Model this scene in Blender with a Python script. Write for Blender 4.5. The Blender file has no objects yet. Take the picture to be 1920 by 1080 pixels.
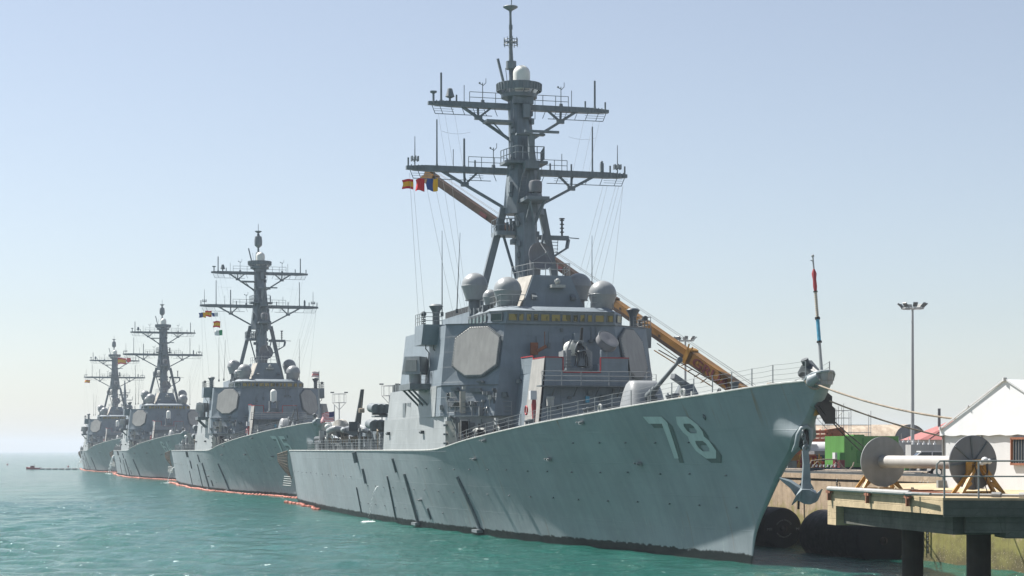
# Recreated harbour scene: destroyers moored in line beside a quay, platform with cable reel, tent and crane
HAZE = .00018; SUNY = .61; SUNEL = 53.5; SUNE = 5.0; AIR = 1.0; DUST = .6; OZ = 1.4; SKYS = .059; EXPO = 1.13; SKSAT = .64; SKTINT = (.955, .965, 1.0)
import bpy, math, random
from mathutils import Vector, Matrix
from mathutils import geometry as mgeo
import numpy as np
R = random.Random(7)
PI = math.pi
scene = bpy.context.scene
COL = scene.collection

# ------------------------------------------------------------------ helpers
def bevel_sharp(me, ang=35):
    me.polygons.foreach_set('use_smooth', [True] * len(me.polygons))
    me.set_sharp_from_angle(angle=math.radians(ang))

def tag(o, label=None, cat=None, group=None, kind=None):
    if label: o['label'] = label
    if cat: o['category'] = cat
    if group: o['group'] = group
    if kind: o['kind'] = kind
    return o

def empty(name, loc=(0, 0, 0), rz=0.0):
    o = bpy.data.objects.new(name, None)
    COL.objects.link(o)
    o.empty_display_size = 0.3
    o.location = loc
    o.rotation_euler = (0, 0, rz)
    return o

def copy_tree(o, parent=None):
    c = o.copy(); COL.objects.link(c); c.parent = parent
    for ch in list(o.children):
        copy_tree(ch, c)
    return c

class MB:
    def __init__(s):
        s.v = []; s.f = []; s.m = []; s.mi = 0; s.T = Matrix()
    def add(s, vs, fs):
        n = len(s.v)
        T = s.T
        for p in vs:
            q = T @ Vector(p); s.v.append((q.x, q.y, q.z))
        for f in fs:
            s.f.append([n + i for i in f]); s.m.append(s.mi)
        return s
    def hexa(s, p):  # bottom 4 ccw, top 4 ccw
        return s.add(p, [(3, 2, 1, 0), (4, 5, 6, 7), (0, 1, 5, 4), (1, 2, 6, 5), (2, 3, 7, 6), (3, 0, 4, 7)])
    def box(s, x0, x1, y0, y1, z0, z1):
        return s.hexa([(x0, y0, z0), (x1, y0, z0), (x1, y1, z0), (x0, y1, z0), (x0, y0, z1), (x1, y0, z1), (x1, y1, z1), (x0, y1, z1)])
    def cbox(s, c, d):
        return s.box(c[0] - d[0] / 2, c[0] + d[0] / 2, c[1] - d[1] / 2, c[1] + d[1] / 2, c[2] - d[2] / 2, c[2] + d[2] / 2)
    def loft(s, secs, caps=True, closed=True):
        n = len(secs[0]); vs = [p for q in secs for p in q]; fs = []
        for i in range(len(secs) - 1):
            for j in range(n if closed else n - 1):
                k = (j + 1) % n
                fs.append((i * n + j, i * n + k, (i + 1) * n + k, (i + 1) * n + j))
        if caps:
            fs.append(tuple(reversed(range(n)))); fs.append(tuple(range((len(secs) - 1) * n, len(secs) * n)))
        return s.add(vs, fs)
    def prism(s, poly, z0, z1, poly2=None):
        poly2 = poly2 or poly
        return s.loft([[(x, y, z0) for x, y in poly], [(x, y, z1) for x, y in poly2]])
    def tube(s, pts, r, n=6, caps=True):
        pts = [Vector(p) for p in pts]
        rs = r if isinstance(r, (list, tuple)) else [r] * len(pts)
        secs = []; prev = None
        for i, p in enumerate(pts):
            d = (pts[min(i + 1, len(pts) - 1)] - pts[max(i - 1, 0)])
            if d.length < 1e-9: d = Vector((0, 0, 1))
            d.normalize()
            if prev is None:
                a = Vector((0, 0, 1)) if abs(d.z) < .9 else Vector((1, 0, 0))
                u = d.cross(a).normalized()
            else:
                u = (prev - d * prev.dot(d)).normalized()
            prev = u; w = d.cross(u)
            secs.append([tuple(p + (u * math.cos(2 * PI * (k + .5) / n) + w * math.sin(2 * PI * (k + .5) / n)) * rs[i]) for k in range(n)])
        return s.loft(secs, caps)
    def bar(s, a, b, w, h=None):
        a = Vector(a); b = Vector(b); d = (b - a).normalized(); h = h or w
        up = Vector((0, 0, 1)) if abs(d.z) < .95 else Vector((1, 0, 0))
        u = d.cross(up).normalized(); v = u.cross(d)
        q = lambda p: [tuple(p + u * i * w / 2 + v * j * h / 2) for i, j in ((-1, -1), (1, -1), (1, 1), (-1, 1))]
        return s.loft([q(a), q(b)])
    def cyl(s, a, b, r0, r1=None, n=16):
        return s.tube([a, b], [r0, r0 if r1 is None else r1], n)
    def lathe(s, c, prof, n=24, axis=(0, 0, 1)):
        ax = Vector(axis).normalized()
        a = Vector((1, 0, 0)) if abs(ax.x) < .9 else Vector((0, 1, 0))
        u = ax.cross(a).normalized(); w = ax.cross(u); c = Vector(c)
        secs = [[tuple(c + ax * z + (u * math.cos(2 * PI * k / n) + w * math.sin(2 * PI * k / n)) * max(r, 1e-4)) for k in range(n)] for r, z in prof]
        return s.loft(secs)
    def ball(s, c, r, n=20, sq=1.0, axis=(0, 0, 1)):
        k = n // 2
        return s.lathe(c, [(r * math.sin(PI * i / k), -r * sq * math.cos(PI * i / k)) for i in range(k + 1)], n, axis)
    def torus(s, c, R0, r, axis=(0, 0, 1), n=28, m=8, sc=(1, 1)):
        ax = Vector(axis).normalized()
        a = Vector((0, 0, 1)) if abs(ax.z) < .9 else Vector((1, 0, 0))
        u = ax.cross(a).normalized(); w = ax.cross(u); c = Vector(c)
        vs = []; fs = []
        for i in range(n):
            t = 2 * PI * i / n; d = u * math.cos(t) * sc[0] + w * math.sin(t) * sc[1]
            for j in range(m):
                q = 2 * PI * j / m
                vs.append(tuple(c + d * (R0 + r * math.cos(q)) + ax * r * math.sin(q)))
        for i in range(n):
            for j in range(m):
                i2 = (i + 1) % n; j2 = (j + 1) % m
                fs.append((i * m + j, i2 * m + j, i2 * m + j2, i * m + j2))
        return s.add(vs, fs)
    def build(s, name, mats, parent=None, smooth=35, loc=None, rz=None):
        me = bpy.data.meshes.new(name)
        me.from_pydata(s.v, [], s.f)
        mats = mats if isinstance(mats, (list, tuple)) else [mats]
        for m in mats: me.materials.append(m)
        if len(mats) > 1: me.polygons.foreach_set('material_index', s.m)
        me.validate(); me.update()
        if smooth: bevel_sharp(me, smooth)
        o = bpy.data.objects.new(name, me); COL.objects.link(o)
        if parent: o.parent = parent
        if loc: o.location = loc
        if rz is not None: o.rotation_euler = (0, 0, rz)
        return o

def frame(o, x, y=None):
    """matrix with local x along 'x' and z roughly up"""
    x = Vector(x).normalized(); z = Vector(y) if y else Vector((0, 0, 1))
    yv = z.cross(x).normalized(); z = x.cross(yv)
    M = Matrix((x, yv, z)).transposed().to_4x4(); M.translation = Vector(o)
    return M

def sag(a, b, n, d):
    a = Vector(a); b = Vector(b)
    return [tuple(a.lerp(b, i / n) - Vector((0, 0, d * 4 * (i / n) * (1 - i / n)))) for i in range(n + 1)]

# ------------------------------------------------------------------ materials
class NT:
    def __init__(s, m): s.t = m.node_tree; s.n = s.t.nodes; s.l = s.t.links
    def new(s, t, **k):
        n = s.n.new(t)
        for a, b in k.items(): setattr(n, a, b)
        return n
    def link(s, a, b): s.l.new(a, b)
    def val(s, sock, v):
        if hasattr(v, 'is_output') or isinstance(v, bpy.types.NodeSocket): s.l.new(v, sock)
        else: sock.default_value = v
    def noise(s, vec, scale=5, detail=4, rough=.55, dist=0):
        n = s.new('ShaderNodeTexNoise'); n.inputs['Scale'].default_value = scale; n.inputs['Detail'].default_value = detail
        n.inputs['Roughness'].default_value = rough; n.inputs['Distortion'].default_value = dist
        if vec is not None: s.link(vec, n.inputs['Vector'])
        return n.outputs['Fac']
    def mapr(s, v, a, b, c=0., d=1., smooth=False):
        n = s.new('ShaderNodeMapRange'); n.clamp = True
        if smooth: n.interpolation_type = 'SMOOTHSTEP'
        s.val(n.inputs['Value'], v)
        for i, x in enumerate((a, b, c, d)): n.inputs[i + 1].default_value = x
        return n.outputs[0]
    def mix(s, f, a, b, mode='MIX'):
        n = s.new('ShaderNodeMix', data_type='RGBA', blend_type=mode)
        s.val(n.inputs[0], f)
        for i, v in ((6, a), (7, b)):
            if isinstance(v, (tuple, list)): n.inputs[i].default_value = (*v[:3], 1)
            else: s.link(v, n.inputs[i])
        return n.outputs[2]
    def math(s, op, a, b=0.):
        n = s.new('ShaderNodeMath', operation=op); s.val(n.inputs[0], a); s.val(n.inputs[1], b); return n.outputs[0]
    def map(s, vec, scale=(1, 1, 1), rot=(0, 0, 0), loc=(0, 0, 0)):
        n = s.new('ShaderNodeMapping'); s.link(vec, n.inputs['Vector'])
        n.inputs['Scale'].default_value = scale; n.inputs['Rotation'].default_value = rot; n.inputs['Location'].default_value = loc
        return n.outputs[0]
    def bump(s, h, strength=.3, dist=.02, normal=None):
        n = s.new('ShaderNodeBump'); n.inputs['Strength'].default_value = strength; n.inputs['Distance'].default_value = dist
        s.link(h, n.inputs['Height'])
        if normal is not None: s.link(normal, n.inputs['Normal'])
        return n.outputs[0]

def base_mat(name, rough=.55, metal=0.0, spec=.5):
    m = bpy.data.materials.new(name); m.use_nodes = True
    nt = NT(m); b = nt.n['Principled BSDF']
    b.inputs['Roughness'].default_value = rough; b.inputs['Metallic'].default_value = metal
    b.inputs['Specular IOR Level'].default_value = spec
    tc = nt.new('ShaderNodeTexCoord')
    return m, nt, b, tc.outputs['Object']

def paint(name, col, rough=.5, var=.18, scale=.6, streak=.25, rust=0.0, metal=0.0, bump=.0, rustcol=(.16, .075, .03)):
    m, nt, b, oc = base_mat(name, rough, metal)
    c = col
    n1 = nt.noise(oc, scale, 5, .6)
    f = nt.mapr(n1, .3, .7, 1 - var, 1 + var)
    c1 = nt.mix(1., c, f, 'MULTIPLY')
    # colour * value: feed value as grey
    if streak:
        st = nt.noise(nt.map(oc, (3.1, 3.1, .22)), 1.0, 4, .6)
        g = nt.mapr(st, .35, .75, 1 - streak, 1 + streak * .5)
        c1 = nt.mix(1., c1, g, 'MULTIPLY')
    if rust:
        rn = nt.noise(nt.map(oc, (1.9, 1.9, .13), loc=(3, 1, 2)), 1.0, 5, .65)
        rf = nt.mapr(rn, .66, .78, 0, rust)
        c1 = nt.mix(rf, c1, rustcol)
    nt.link(c1, b.inputs['Base Color'])
    r = nt.mapr(nt.noise(oc, scale * 4, 3), .3, .7, rough - .08, rough + .1)
    nt.link(r, b.inputs['Roughness'])
    if bump:
        h = nt.noise(oc, 1.3, 3)
        nt.link(nt.bump(h, 1.0, bump), b.inputs['Normal'])
    return m

def hull_paint(name):
    m, nt, b, oc0 = base_mat(name, .42)
    oi = nt.new('ShaderNodeObjectInfo'); va = nt.new('ShaderNodeVectorMath', operation='MULTIPLY_ADD')
    nt.link(oi.outputs['Location'], va.inputs[0]); va.inputs[1].default_value = (.37, .11, 0); nt.link(oc0, va.inputs[2]); oc = va.outputs[0]
    sep = nt.new('ShaderNodeSeparateXYZ'); nt.link(oc0, sep.inputs[0])
    z = sep.outputs[2]
    base = (.215, .252, .270)
    f = nt.mapr(nt.noise(oc, .22, 5, .6), .3, .7, .88, 1.12)
    c = nt.mix(1., base, f, 'MULTIPLY')
    st = nt.noise(nt.map(oc, (1.5, .3, .06)), 1.0, 6, .68)
    c = nt.mix(1., c, nt.mapr(st, .3, .75, .92, 1.09), 'MULTIPLY')
    st2 = nt.noise(nt.map(oc, (6, 1, .12), loc=(9, 0, 3)), 1.0, 3, .6)
    c = nt.mix(nt.mapr(st2, .58, .8, 0, .18), c, (.30, .37, .36))
    # long weld courses: slightly lighter worn band every deck
    band = nt.noise(nt.map(oc, (.08, .08, 1.7), loc=(2, 5, 0)), 1.0, 3, .7)
    c = nt.mix(nt.mapr(band, .6, .74, 0, .2), c, (.10, .14, .145))
    # scuffed lower part
    sc = nt.noise(nt.map(oc, (.7, .7, .25), rot=(0, .3, 0)), 2.0, 6, .75)
    low = nt.mapr(z, .8, 3.6, 1, 0)
    c = nt.mix(nt.math('MULTIPLY', nt.mapr(sc, .57, .7, 0, .65), low), c, (.36, .42, .41))
    # rust runs
    rn = nt.noise(nt.map(oc, (2.2, .4, .07), loc=(13, 1, 2)), 1.0, 5, .62)
    reg = nt.noise(nt.map(oc, (.06, .06, .25), loc=(4, 8, 1)), 1.0, 2)
    rf = nt.math('MULTIPLY', nt.mapr(rn, .60, .72, 0, .65), nt.mapr(reg, .46, .58, 0, 1))
    c = nt.mix(rf, c, (.20, .115, .055))
    # boot topping with a ragged edge
    e = nt.math('ADD', z, nt.mapr(nt.noise(nt.map(oc, (1, 1, 1)), 2.4, 5, .7), .3, .7, -.14, .14))
    boot = nt.mapr(e, .56, .62, 1, 0)
    c = nt.mix(boot, c, (.012, .017, .017))
    nt.link(nt.mapr(boot, 0, 1, .45, .12), b.inputs['Specular IOR Level'])
    wet = nt.noise(oc, 3.0, 6, .75)
    c = nt.mix(nt.math('MULTIPLY', nt.mapr(wet, .62, .7, 0, .35), nt.mapr(z, .15, .4, 1, 0)), c, (.13, .15, .13))
    nt.link(c, b.inputs['Base Color'])
    br = nt.new('ShaderNodeTexBrick'); br.offset = .5
    cmb = nt.new('ShaderNodeCombineXYZ'); nt.link(sep.outputs[0], cmb.inputs[0]); nt.link(z, cmb.inputs[1])
    nt.link(cmb.outputs[0], br.inputs['Vector'])
    br.inputs['Scale'].default_value = 1; br.inputs['Mortar Size'].default_value = .025
    br.inputs['Brick Width'].default_value = 7.5; br.inputs['Row Height'].default_value = 2.05
    br.inputs['Mortar Smooth'].default_value = .6
    wav = nt.noise(nt.map(oc, (.45, .45, .45)), 1.0, 2)
    h = nt.math('ADD', nt.math('MULTIPLY', br.outputs['Fac'], .35), nt.math('MULTIPLY', wav, 1.2))
    nt.link(nt.bump(h, .7, .035), b.inputs['Normal'])
    nt.link(nt.mapr(nt.noise(oc, 1.1, 4), .3, .7, .46, .64), b.inputs['Roughness'])
    return m

def plate_paint(name, col, rust=.25, rough=.5):
    """superstructure paint with plate seams"""
    m, nt, b, oc = base_mat(name, rough)
    c = nt.mix(1., col, nt.mapr(nt.noise(oc, .5, 5, .6), .3, .7, .9, 1.1), 'MULTIPLY')
    st = nt.noise(nt.map(oc, (2.4, 2.4, .16)), 1.0, 5, .65)
    c = nt.mix(1., c, nt.mapr(st, .3, .75, .9, 1.08), 'MULTIPLY')
    # repainted rectangles
    vo = nt.new('ShaderNodeTexVoronoi'); vo.distance = 'CHEBYCHEV'; vo.inputs['Scale'].default_value = .33
    nt.link(nt.map(oc, (1, 1, .8)), vo.inputs['Vector'])
    cg = nt.new('ShaderNodeRGBToBW'); nt.link(vo.outputs['Color'], cg.inputs[0])
    c = nt.mix(1., c, nt.mapr(cg.outputs[0], .2, .8, .94, 1.05), 'MULTIPLY')
    rn = nt.noise(nt.map(oc, (3.5, 3.5, .15), loc=(5, 2, 1)), 1.0, 5, .65)
    c = nt.mix(nt.mapr(rn, .66, .8, 0, rust), c, (.24, .15, .08))
    nt.link(c, b.inputs['Base Color'])
    sp = nt.new('ShaderNodeSeparateXYZ'); nt.link(oc, sp.inputs[0])
    cb = nt.new('ShaderNodeCombineXYZ'); nt.link(nt.math('ADD', sp.outputs[0], sp.outputs[1]), cb.inputs[0]); nt.link(sp.outputs[2], cb.inputs[1])
    bk = nt.new('ShaderNodeTexBrick'); nt.link(cb.outputs[0], bk.inputs['Vector']); bk.inputs['Scale'].default_value = 1; bk.inputs['Brick Width'].default_value = 3.7
    bk.inputs['Row Height'].default_value = 1.27; bk.inputs['Mortar Size'].default_value = .02; bk.inputs['Mortar Smooth'].default_value = .5
    h = nt.math('ADD', nt.math('MULTIPLY', nt.noise(nt.map(oc, (.7, .7, .7)), 1.0, 3), 1.6), nt.math('MULTIPLY', bk.outputs['Fac'], .5))
    nt.link(nt.bump(h, .6, .03), b.inputs['Normal'])
    return m

def concrete(name, col, dark=(.12, .11, .09), boards=True, moss=False, zmoss=2.5, planks='z', bc=.28):
    m, nt, b, oc = base_mat(name, .85, spec=.25)
    n = nt.noise(oc, .9, 7, .68)
    c = nt.mix(nt.mapr(n, .3, .72, 0, 1), tuple(x * .62 for x in col), tuple(min(1, x * 1.2) for x in col))
    st = nt.noise(nt.map(oc, (2.2, 2.2, .25)), 1.0, 6, .7)
    c = nt.mix(nt.mapr(st, .55, .78, 0, .55), c, dark)
    sep = nt.new('ShaderNodeSeparateXYZ'); nt.link(oc, sep.inputs[0])
    h = nt.noise(oc, 9, 6, .7)
    if boards:
        ax = 2 if planks == 'z' else 0
        w = nt.math('PINGPONG', nt.math('MULTIPLY', sep.outputs[ax], 3.7 if ax == 2 else 1.15), .5)
        g = nt.mapr(w, 0, .05, 0, 1)
        h = nt.math('ADD', nt.math('MULTIPLY', h, .6), nt.math('MULTIPLY', g, .8))
        c = nt.mix(nt.mapr(w, 0, .05, bc, 0), c, dark)
    # cracks
    vo = nt.new('ShaderNodeTexVoronoi'); vo.feature = 'DISTANCE_TO_EDGE'; vo.inputs['Scale'].default_value = .55
    dn = nt.new('ShaderNodeTexNoise'); dn.inputs['Scale'].default_value = 1.6; nt.link(oc, dn.inputs['Vector'])
    ad = nt.new('ShaderNodeVectorMath', operation='ADD'); nt.link(oc, ad.inputs[0]); nt.link(dn.outputs['Color'], ad.inputs[1])
    nt.link(ad.outputs[0], vo.inputs['Vector'])
    cr = nt.mapr(vo.outputs['Distance'], 0, .012, 1, 0)
    c = nt.mix(nt.math('MULTIPLY', cr, nt.mapr(n, .45, .6, 0, .8)), c, (.05, .045, .035))
    if moss:
        mz = nt.math('ADD', sep.outputs[2], nt.mapr(nt.noise(oc, .6, 5, .7), .3, .7, -1.6, 1.6))
        c = nt.mix(nt.mapr(mz, zmoss + .9, zmoss - .3, 0, .9), c, (.17, .165, .045))
        c = nt.mix(nt.mapr(mz, zmoss - .6, zmoss - 2.4, 0, .85), c, (.075, .062, .035))
        sh = nt.new('ShaderNodeTexVoronoi'); sh.inputs['Scale'].default_value = 7; nt.link(oc, sh.inputs['Vector'])
        k = nt.math('MULTIPLY', nt.mapr(sh.outputs['Distance'], .14, .24, 1, 0), nt.mapr(mz, zmoss - .2, zmoss - 1.6, 0, .8))
        c = nt.mix(k, c, (.38, .34, .24))
    nt.link(c, b.inputs['Base Color'])
    nt.link(nt.bump(h, .7, .03), b.inputs['Normal'])
    return m

M = {}
M['hull'] = hull_paint('haze grey hull paint')
M['house'] = plate_paint('superstructure paint', (.165, .200, .228))
M['house_low'] = plate_paint('superstructure paint weathered', (.265, .285, .29), .55)
M['mast'] = paint('mast paint', (.165, .195, .215), .5, .15, .9, .2, .2)
M['fit'] = paint('fitting paint', (.12, .14, .15), .5, .2, 1.5, .2, .3)
M['dark_fit'] = paint('dark fitting paint', (.055, .065, .07), .5, .25, 1.5, .1, .3)
M['rail'] = paint('rail paint', (.21, .225, .23), .5, .1, 1., .1, .4)
M['radar'] = paint('radar face cover', (.30, .295, .278), .55, .10, .7, .14, .25, rustcol=(.25, .19, .12))
M['dome'] = paint('radome shell', (.25, .265, .27), .38, .06, .5, .10, .05)
M['white_dome'] = paint('white radome shell', (.66, .67, .62), .4, .04, .5, .05)
M['anchor'] = paint('anchor paint', (.17, .21, .23), .5, .2, 1.5, .1, .1)
M['deck'] = paint('deck non-skid', (.085, .095, .10), .85, .2, .5, 0, .2)
M['edge'] = paint('pale deck edge', (.36, .375, .36), .5, .2, 2, .2, .5)
M['black'] = paint('black paint', (.012, .012, .013), .55, .3, 1.5, 0)
M['red'] = paint('red paint', (.33, .03, .035), .5, .2, 2, .1)
M['num'] = paint('number paint', (.42, .48, .48), .45, .06, .5, .12)
M['numsh'] = paint('number shadow paint', (.072, .100, .103), .45, .06, .5, .12)
M['glass_y'] = None
M['canvas'] = paint('canvas', (.36, .345, .31), .9, .12, 1.2, .15, .1, bump=.05)
M['rope'] = paint('mooring rope', (.24, .20, .155), .9, .35, 4, 0)
M['darkrope'] = paint('dark rope', (.06, .055, .05), .9, .3, 4, 0)
M['net'] = paint('safety net', (.12, .10, .075), .9, .35, 3, 0)
M['rubber'] = paint('fender rubber', (.006, .007, .009), .6, .3, .8, 0); [n for n in M['rubber'].node_tree.nodes if n.type == 'BSDF_PRINCIPLED'][0].inputs['Specular IOR Level'].default_value = .2
M['fwhite'] = paint('faded fender lettering', (.16, .17, .18), .7, .3, 4, 0)
M['galv'] = paint('galvanised steel', (.20, .205, .20), .45, .12, 2, .12, .15)
M['reel_grey'] = paint('reel flange steel', (.16, .165, .175), .5, .12, 1.1, .12, .2)
M['drum'] = paint('reel drum wrap', (.33, .315, .295), .6, .1, 1.4, .1, .15)
M['yellow'] = paint('yellow machinery paint', (.33, .17, .025), .5, .2, 1.2, .15, .3)
M['crane_y'] = paint('crane yellow', (.225, .110, .018), .45, .15, .5, .15, .3)
M['maroon'] = paint('maroon lettering', (.12, .018, .022), .5, .15, 1, .1)
M['crane_d'] = paint('crane dark brown', (.045, .022, .010), .6, .5, .35, .2, .12)
M['green'] = paint('green container paint', (.085, .235, .055), .5, .1, .6, .12, .08)
M['dgreen'] = paint('dark green paint', (.035, .16, .03), .5, .2, .6, .1)
M['navy'] = paint('navy container paint', (.03, .05, .075), .6, .2, .6, .2)
M['brick'] = paint('red oxide steel', (.36, .10, .05), .6, .25, 1, .2, .4)
M['white'] = paint('white paint', (.52, .525, .53), .5, .03, .6, .04, .03)
M['tent'] = paint('tent fabric', (.62, .63, .64), .6, .03, .3, .03, 0, bump=.012)
M['tanks'] = paint('tank paint', (.30, .30, .29), .5, .1, .6, .1)
M['piling'] = paint('pile steel', (.032, .021, .015), .9, .4, 1.2, .3, .7)
M['wood'] = paint('weathered timber', (.42, .36, .27), .85, .2, 3, .1)
M['rebar'] = paint('rusty steel', (.22, .085, .045), .85, .3, 4, 0)
M['orange'] = paint('orange float', (.40, .12, .075), .6, .12, 1, 0)
M['bright_orange'] = paint('orange boom', (.34, .07, .035), .6, .15, 1, 0)
M['roofred'] = paint('red roof sheet', (.27, .085, .075), .7, .15, .3, .1)
M['wall_grey'] = paint('hangar wall', (.09, .09, .10), .8, .15, .3, .1)
M['facade'] = paint('pale facade', (.45, .42, .38), .8, .12, .2, .1)
M['pole'] = paint('pole steel', (.30, .31, .31), .45, .1, .4, .05)
M['blue'] = paint('blue paint', (.03, .10, .30), .5, .1, 1, 0)
M['foam'] = paint('foam', (.8, .83, .83), .8, .1, 3, 0)
M['skyblue'] = paint('blue hose wrap', (.06, .28, .42), .6, .25, 3, 0)
M['conc_pale'] = concrete('pier concrete', (.42, .335, .21))
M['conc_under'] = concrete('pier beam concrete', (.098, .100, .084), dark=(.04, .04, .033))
M['quay_conc'] = concrete('quay wall concrete', (.38, .30, .215), dark=(.19, .125, .075), boards=True, moss=True, zmoss=2.3, planks='y', bc=.6)
M['pave'] = concrete('quay paving', (.19, .18, .165), boards=False)

def window_mat():
    m, nt, b, oc = base_mat('tinted bridge glass', .12)
    n = nt.noise(nt.map(oc, (1.0, 1.5, .8), rot=(.6, 0, 0)), 1.1, 1, .4)
    c = nt.mix(nt.mapr(n, .47, .50, 0, 1), (.085, .075, .022), (.27, .21, .065))
    nt.link(c, b.inputs['Base Color'])
    return m
M['glass_y'] = window_mat()
m, nt, b, oc = base_mat('dark green glass', .1); b.inputs['Base Color'].default_value = (.02, .06, .06, 1); M['glass_g'] = m
m, nt, b, oc = base_mat('vehicle glass', .08); b.inputs['Base Color'].default_value = (.03, .04, .05, 1); M['glass'] = m

def roof_tan():
    m, nt, b, oc = base_mat('old corrugated roof', .85)
    n = nt.noise(nt.map(oc, (1, .25, .25), rot=(0, 0, .5)), .9, 6, .7)
    c = nt.mix(nt.mapr(n, .35, .65, 0, 1), (.19, .135, .09), (.36, .30, .225))
    nt.link(c, b.inputs['Base Color']); return m
M['roof_tan'] = roof_tan()

def water_mat():
    m, nt, b, oc = base_mat('harbour water', .06)
    b.inputs['IOR'].default_value = 1.33
    n = nt.noise(nt.map(oc, (1, .6, 1)), .035, 4, .6)
    c = nt.mix(nt.mapr(n, .35, .65), (.006, .070, .055), (.011, .096, .076))
    # foam flecks on the crests
    geo = nt.new('ShaderNodeNewGeometry'); sp = nt.new('ShaderNodeSeparateXYZ'); nt.link(geo.outputs['Position'], sp.inputs[0])
    fn = nt.noise(nt.map(oc, (1, .55, 1)), 1.6, 5, .75)
    big = nt.noise(oc, .05, 3, .6)
    fl = nt.math('MULTIPLY', nt.mapr(fn, .632, .66, 0, 1), nt.mapr(sp.outputs[2], .02, .09, 0, 1))
    fl = nt.math('MULTIPLY', fl, nt.mapr(big, .4, .6, .3, 1))
    c = nt.mix(fl, c, (.75, .8, .8))
    nt.link(c, b.inputs['Base Color'])
    nt.link(nt.mapr(fl, 0, 1, .10, .8), b.inputs['Roughness'])
    # the same small waves, then larger ones for where the mesh is coarse
    w1 = nt.noise(nt.map(oc, (1, .62, 1), rot=(0, 0, .25)), 1.5, 7, .66, .3)
    w2 = nt.noise(nt.map(oc, (1, .5, 1), rot=(0, 0, -.15)), .42, 5, .6, .4)
    w3 = nt.noise(nt.map(oc, (1, .5, 1), rot=(0, 0, .1)), .12, 4, .6)
    far = nt.mapr(sp.outputs[1], 150, 420, .45, 1.)
    h = nt.math('ADD', nt.math('MULTIPLY', w1, .55), nt.math('MULTIPLY', nt.math('MULTIPLY', w2, 1.5), far))
    h = nt.math('ADD', h, nt.math('MULTIPLY', nt.math('MULTIPLY', w3, 3.), far))
    nt.link(nt.bump(h, 1.0, .55), b.inputs['Normal'])
    return m
M['water'] = water_mat()
def interp(x,xs,ys):
    if x<=xs[0]: return ys[0]
    for i in range(1,len(xs)):
        if x<=xs[i]:
            k=(x-xs[i-1])/(xs[i]-xs[i-1]); return ys[i-1]+k*(ys[i]-ys[i-1])
    return ys[-1]
def smooth_tab(xs,ys):
    # monotone-ish cubic (catmull) sampler
    n=len(xs)
    m=[0]*n
    for i in range(n):
        if i==0: m[i]=(ys[1]-ys[0])/(xs[1]-xs[0])
        elif i==n-1: m[i]=(ys[-1]-ys[-2])/(xs[-1]-xs[-2])
        else:
            a=(ys[i]-ys[i-1])/(xs[i]-xs[i-1]); b=(ys[i+1]-ys[i])/(xs[i+1]-xs[i])
            m[i]=0 if a*b<=0 else 2*a*b/(a+b)
    def g(x):
        if x<=xs[0]: return ys[0]
        if x>=xs[-1]: return ys[-1]
        for i in range(1,n):
            if x<=xs[i]:
                h=xs[i]-xs[i-1]; k=(x-xs[i-1])/h
                return (2*k**3-3*k*k+1)*ys[i-1]+(k**3-2*k*k+k)*h*m[i-1]+(3*k*k-2*k**3)*ys[i]+(k**3-k*k)*h*m[i]
    return g
SHEER=smooth_tab([0,4,8.5,14.6,26,31.6,38,46,55.5,60],[10.95,10.8,10.5,10.13,9.35,8.98,8.5,7.85,7.04,7.0])
DECKB=smooth_tab([0,2,5,10,20,30,40,50,60,80,110,130,154],[.4,1.15,1.95,3.2,5.4,7.1,8.4,9.3,9.8,10.1,9.9,9.3,8.0])
WLB=smooth_tab([0,.045,.13,.2,.3,.42,.58,.76,.92,1],[.05,1.05,2.8,4.8,6.6,8.0,8.6,8.4,7.5,6.8])
STEM=smooth_tab([-3,0,1.72,4.2,5.7,7.12,8.74,9.5,10.95],[12.4,11.1,10.5,8.2,6.52,4.56,2.3,1.45,0])
LEN=154.0
def hull_t(s,z):
    u=max(0,min(1,(s-STEM(z))/(LEN-STEM(z))))
    sd=u*LEN
    zd=SHEER(sd); v=z/zd
    p=1.0+0.10*max(0,min(1,(70-sd)/60))
    if v<0:
        return WLB(u)*(1+0.05*z)
    v=min(v,1)
    return WLB(u)+(DECKB(sd)-WLB(u))*v**p
# ------------------------------------------------------------------ destroyer (ship frame: x aft from stem, y to starboard, z up from the waterline)
def part(name, mb, mat, parent, smooth=35):
    return mb.build(name, mat, parent, smooth)

def railing(root, pts, h=1.05, wires=3, sp=2.0, r=.022, rw=.012, mat='rail', solid=False, name='railing'):
    mb = MB()
    pts = [Vector(p) for p in pts]
    post = []
    for a, b in zip(pts[:-1], pts[1:]):
        n = max(1, round((b - a).length / sp))
        for i in range(n): post.append(a.lerp(b, i / n))
    post.append(pts[-1])
    for p in post: mb.cyl(p, p + Vector((0, 0, h)), r, n=5)
    for k in range(wires):
        z = h * (1 - k / wires)
        if solid: mb.tube([p + Vector((0, 0, z)) for p in post], rw * 1.6, 5)
        else:
            for a, b in zip(post[:-1], post[1:]):
                mb.tube([tuple(q) for q in sag(a + Vector((0, 0, z)), b + Vector((0, 0, z)), 4, .03)], rw, 4)
    return mb.build(name, M[mat], root)

def hull_n(s, z, side=1):
    e = .15
    p = Vector((s, hull_t(s, z), z))
    a = Vector((s + e, hull_t(s + e, z), z)) - p
    b = Vector((s, hull_t(s, z + e), z + e)) - p
    n = b.cross(a).normalized()
    if n.y < 0: n = -n
    return p, n

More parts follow.
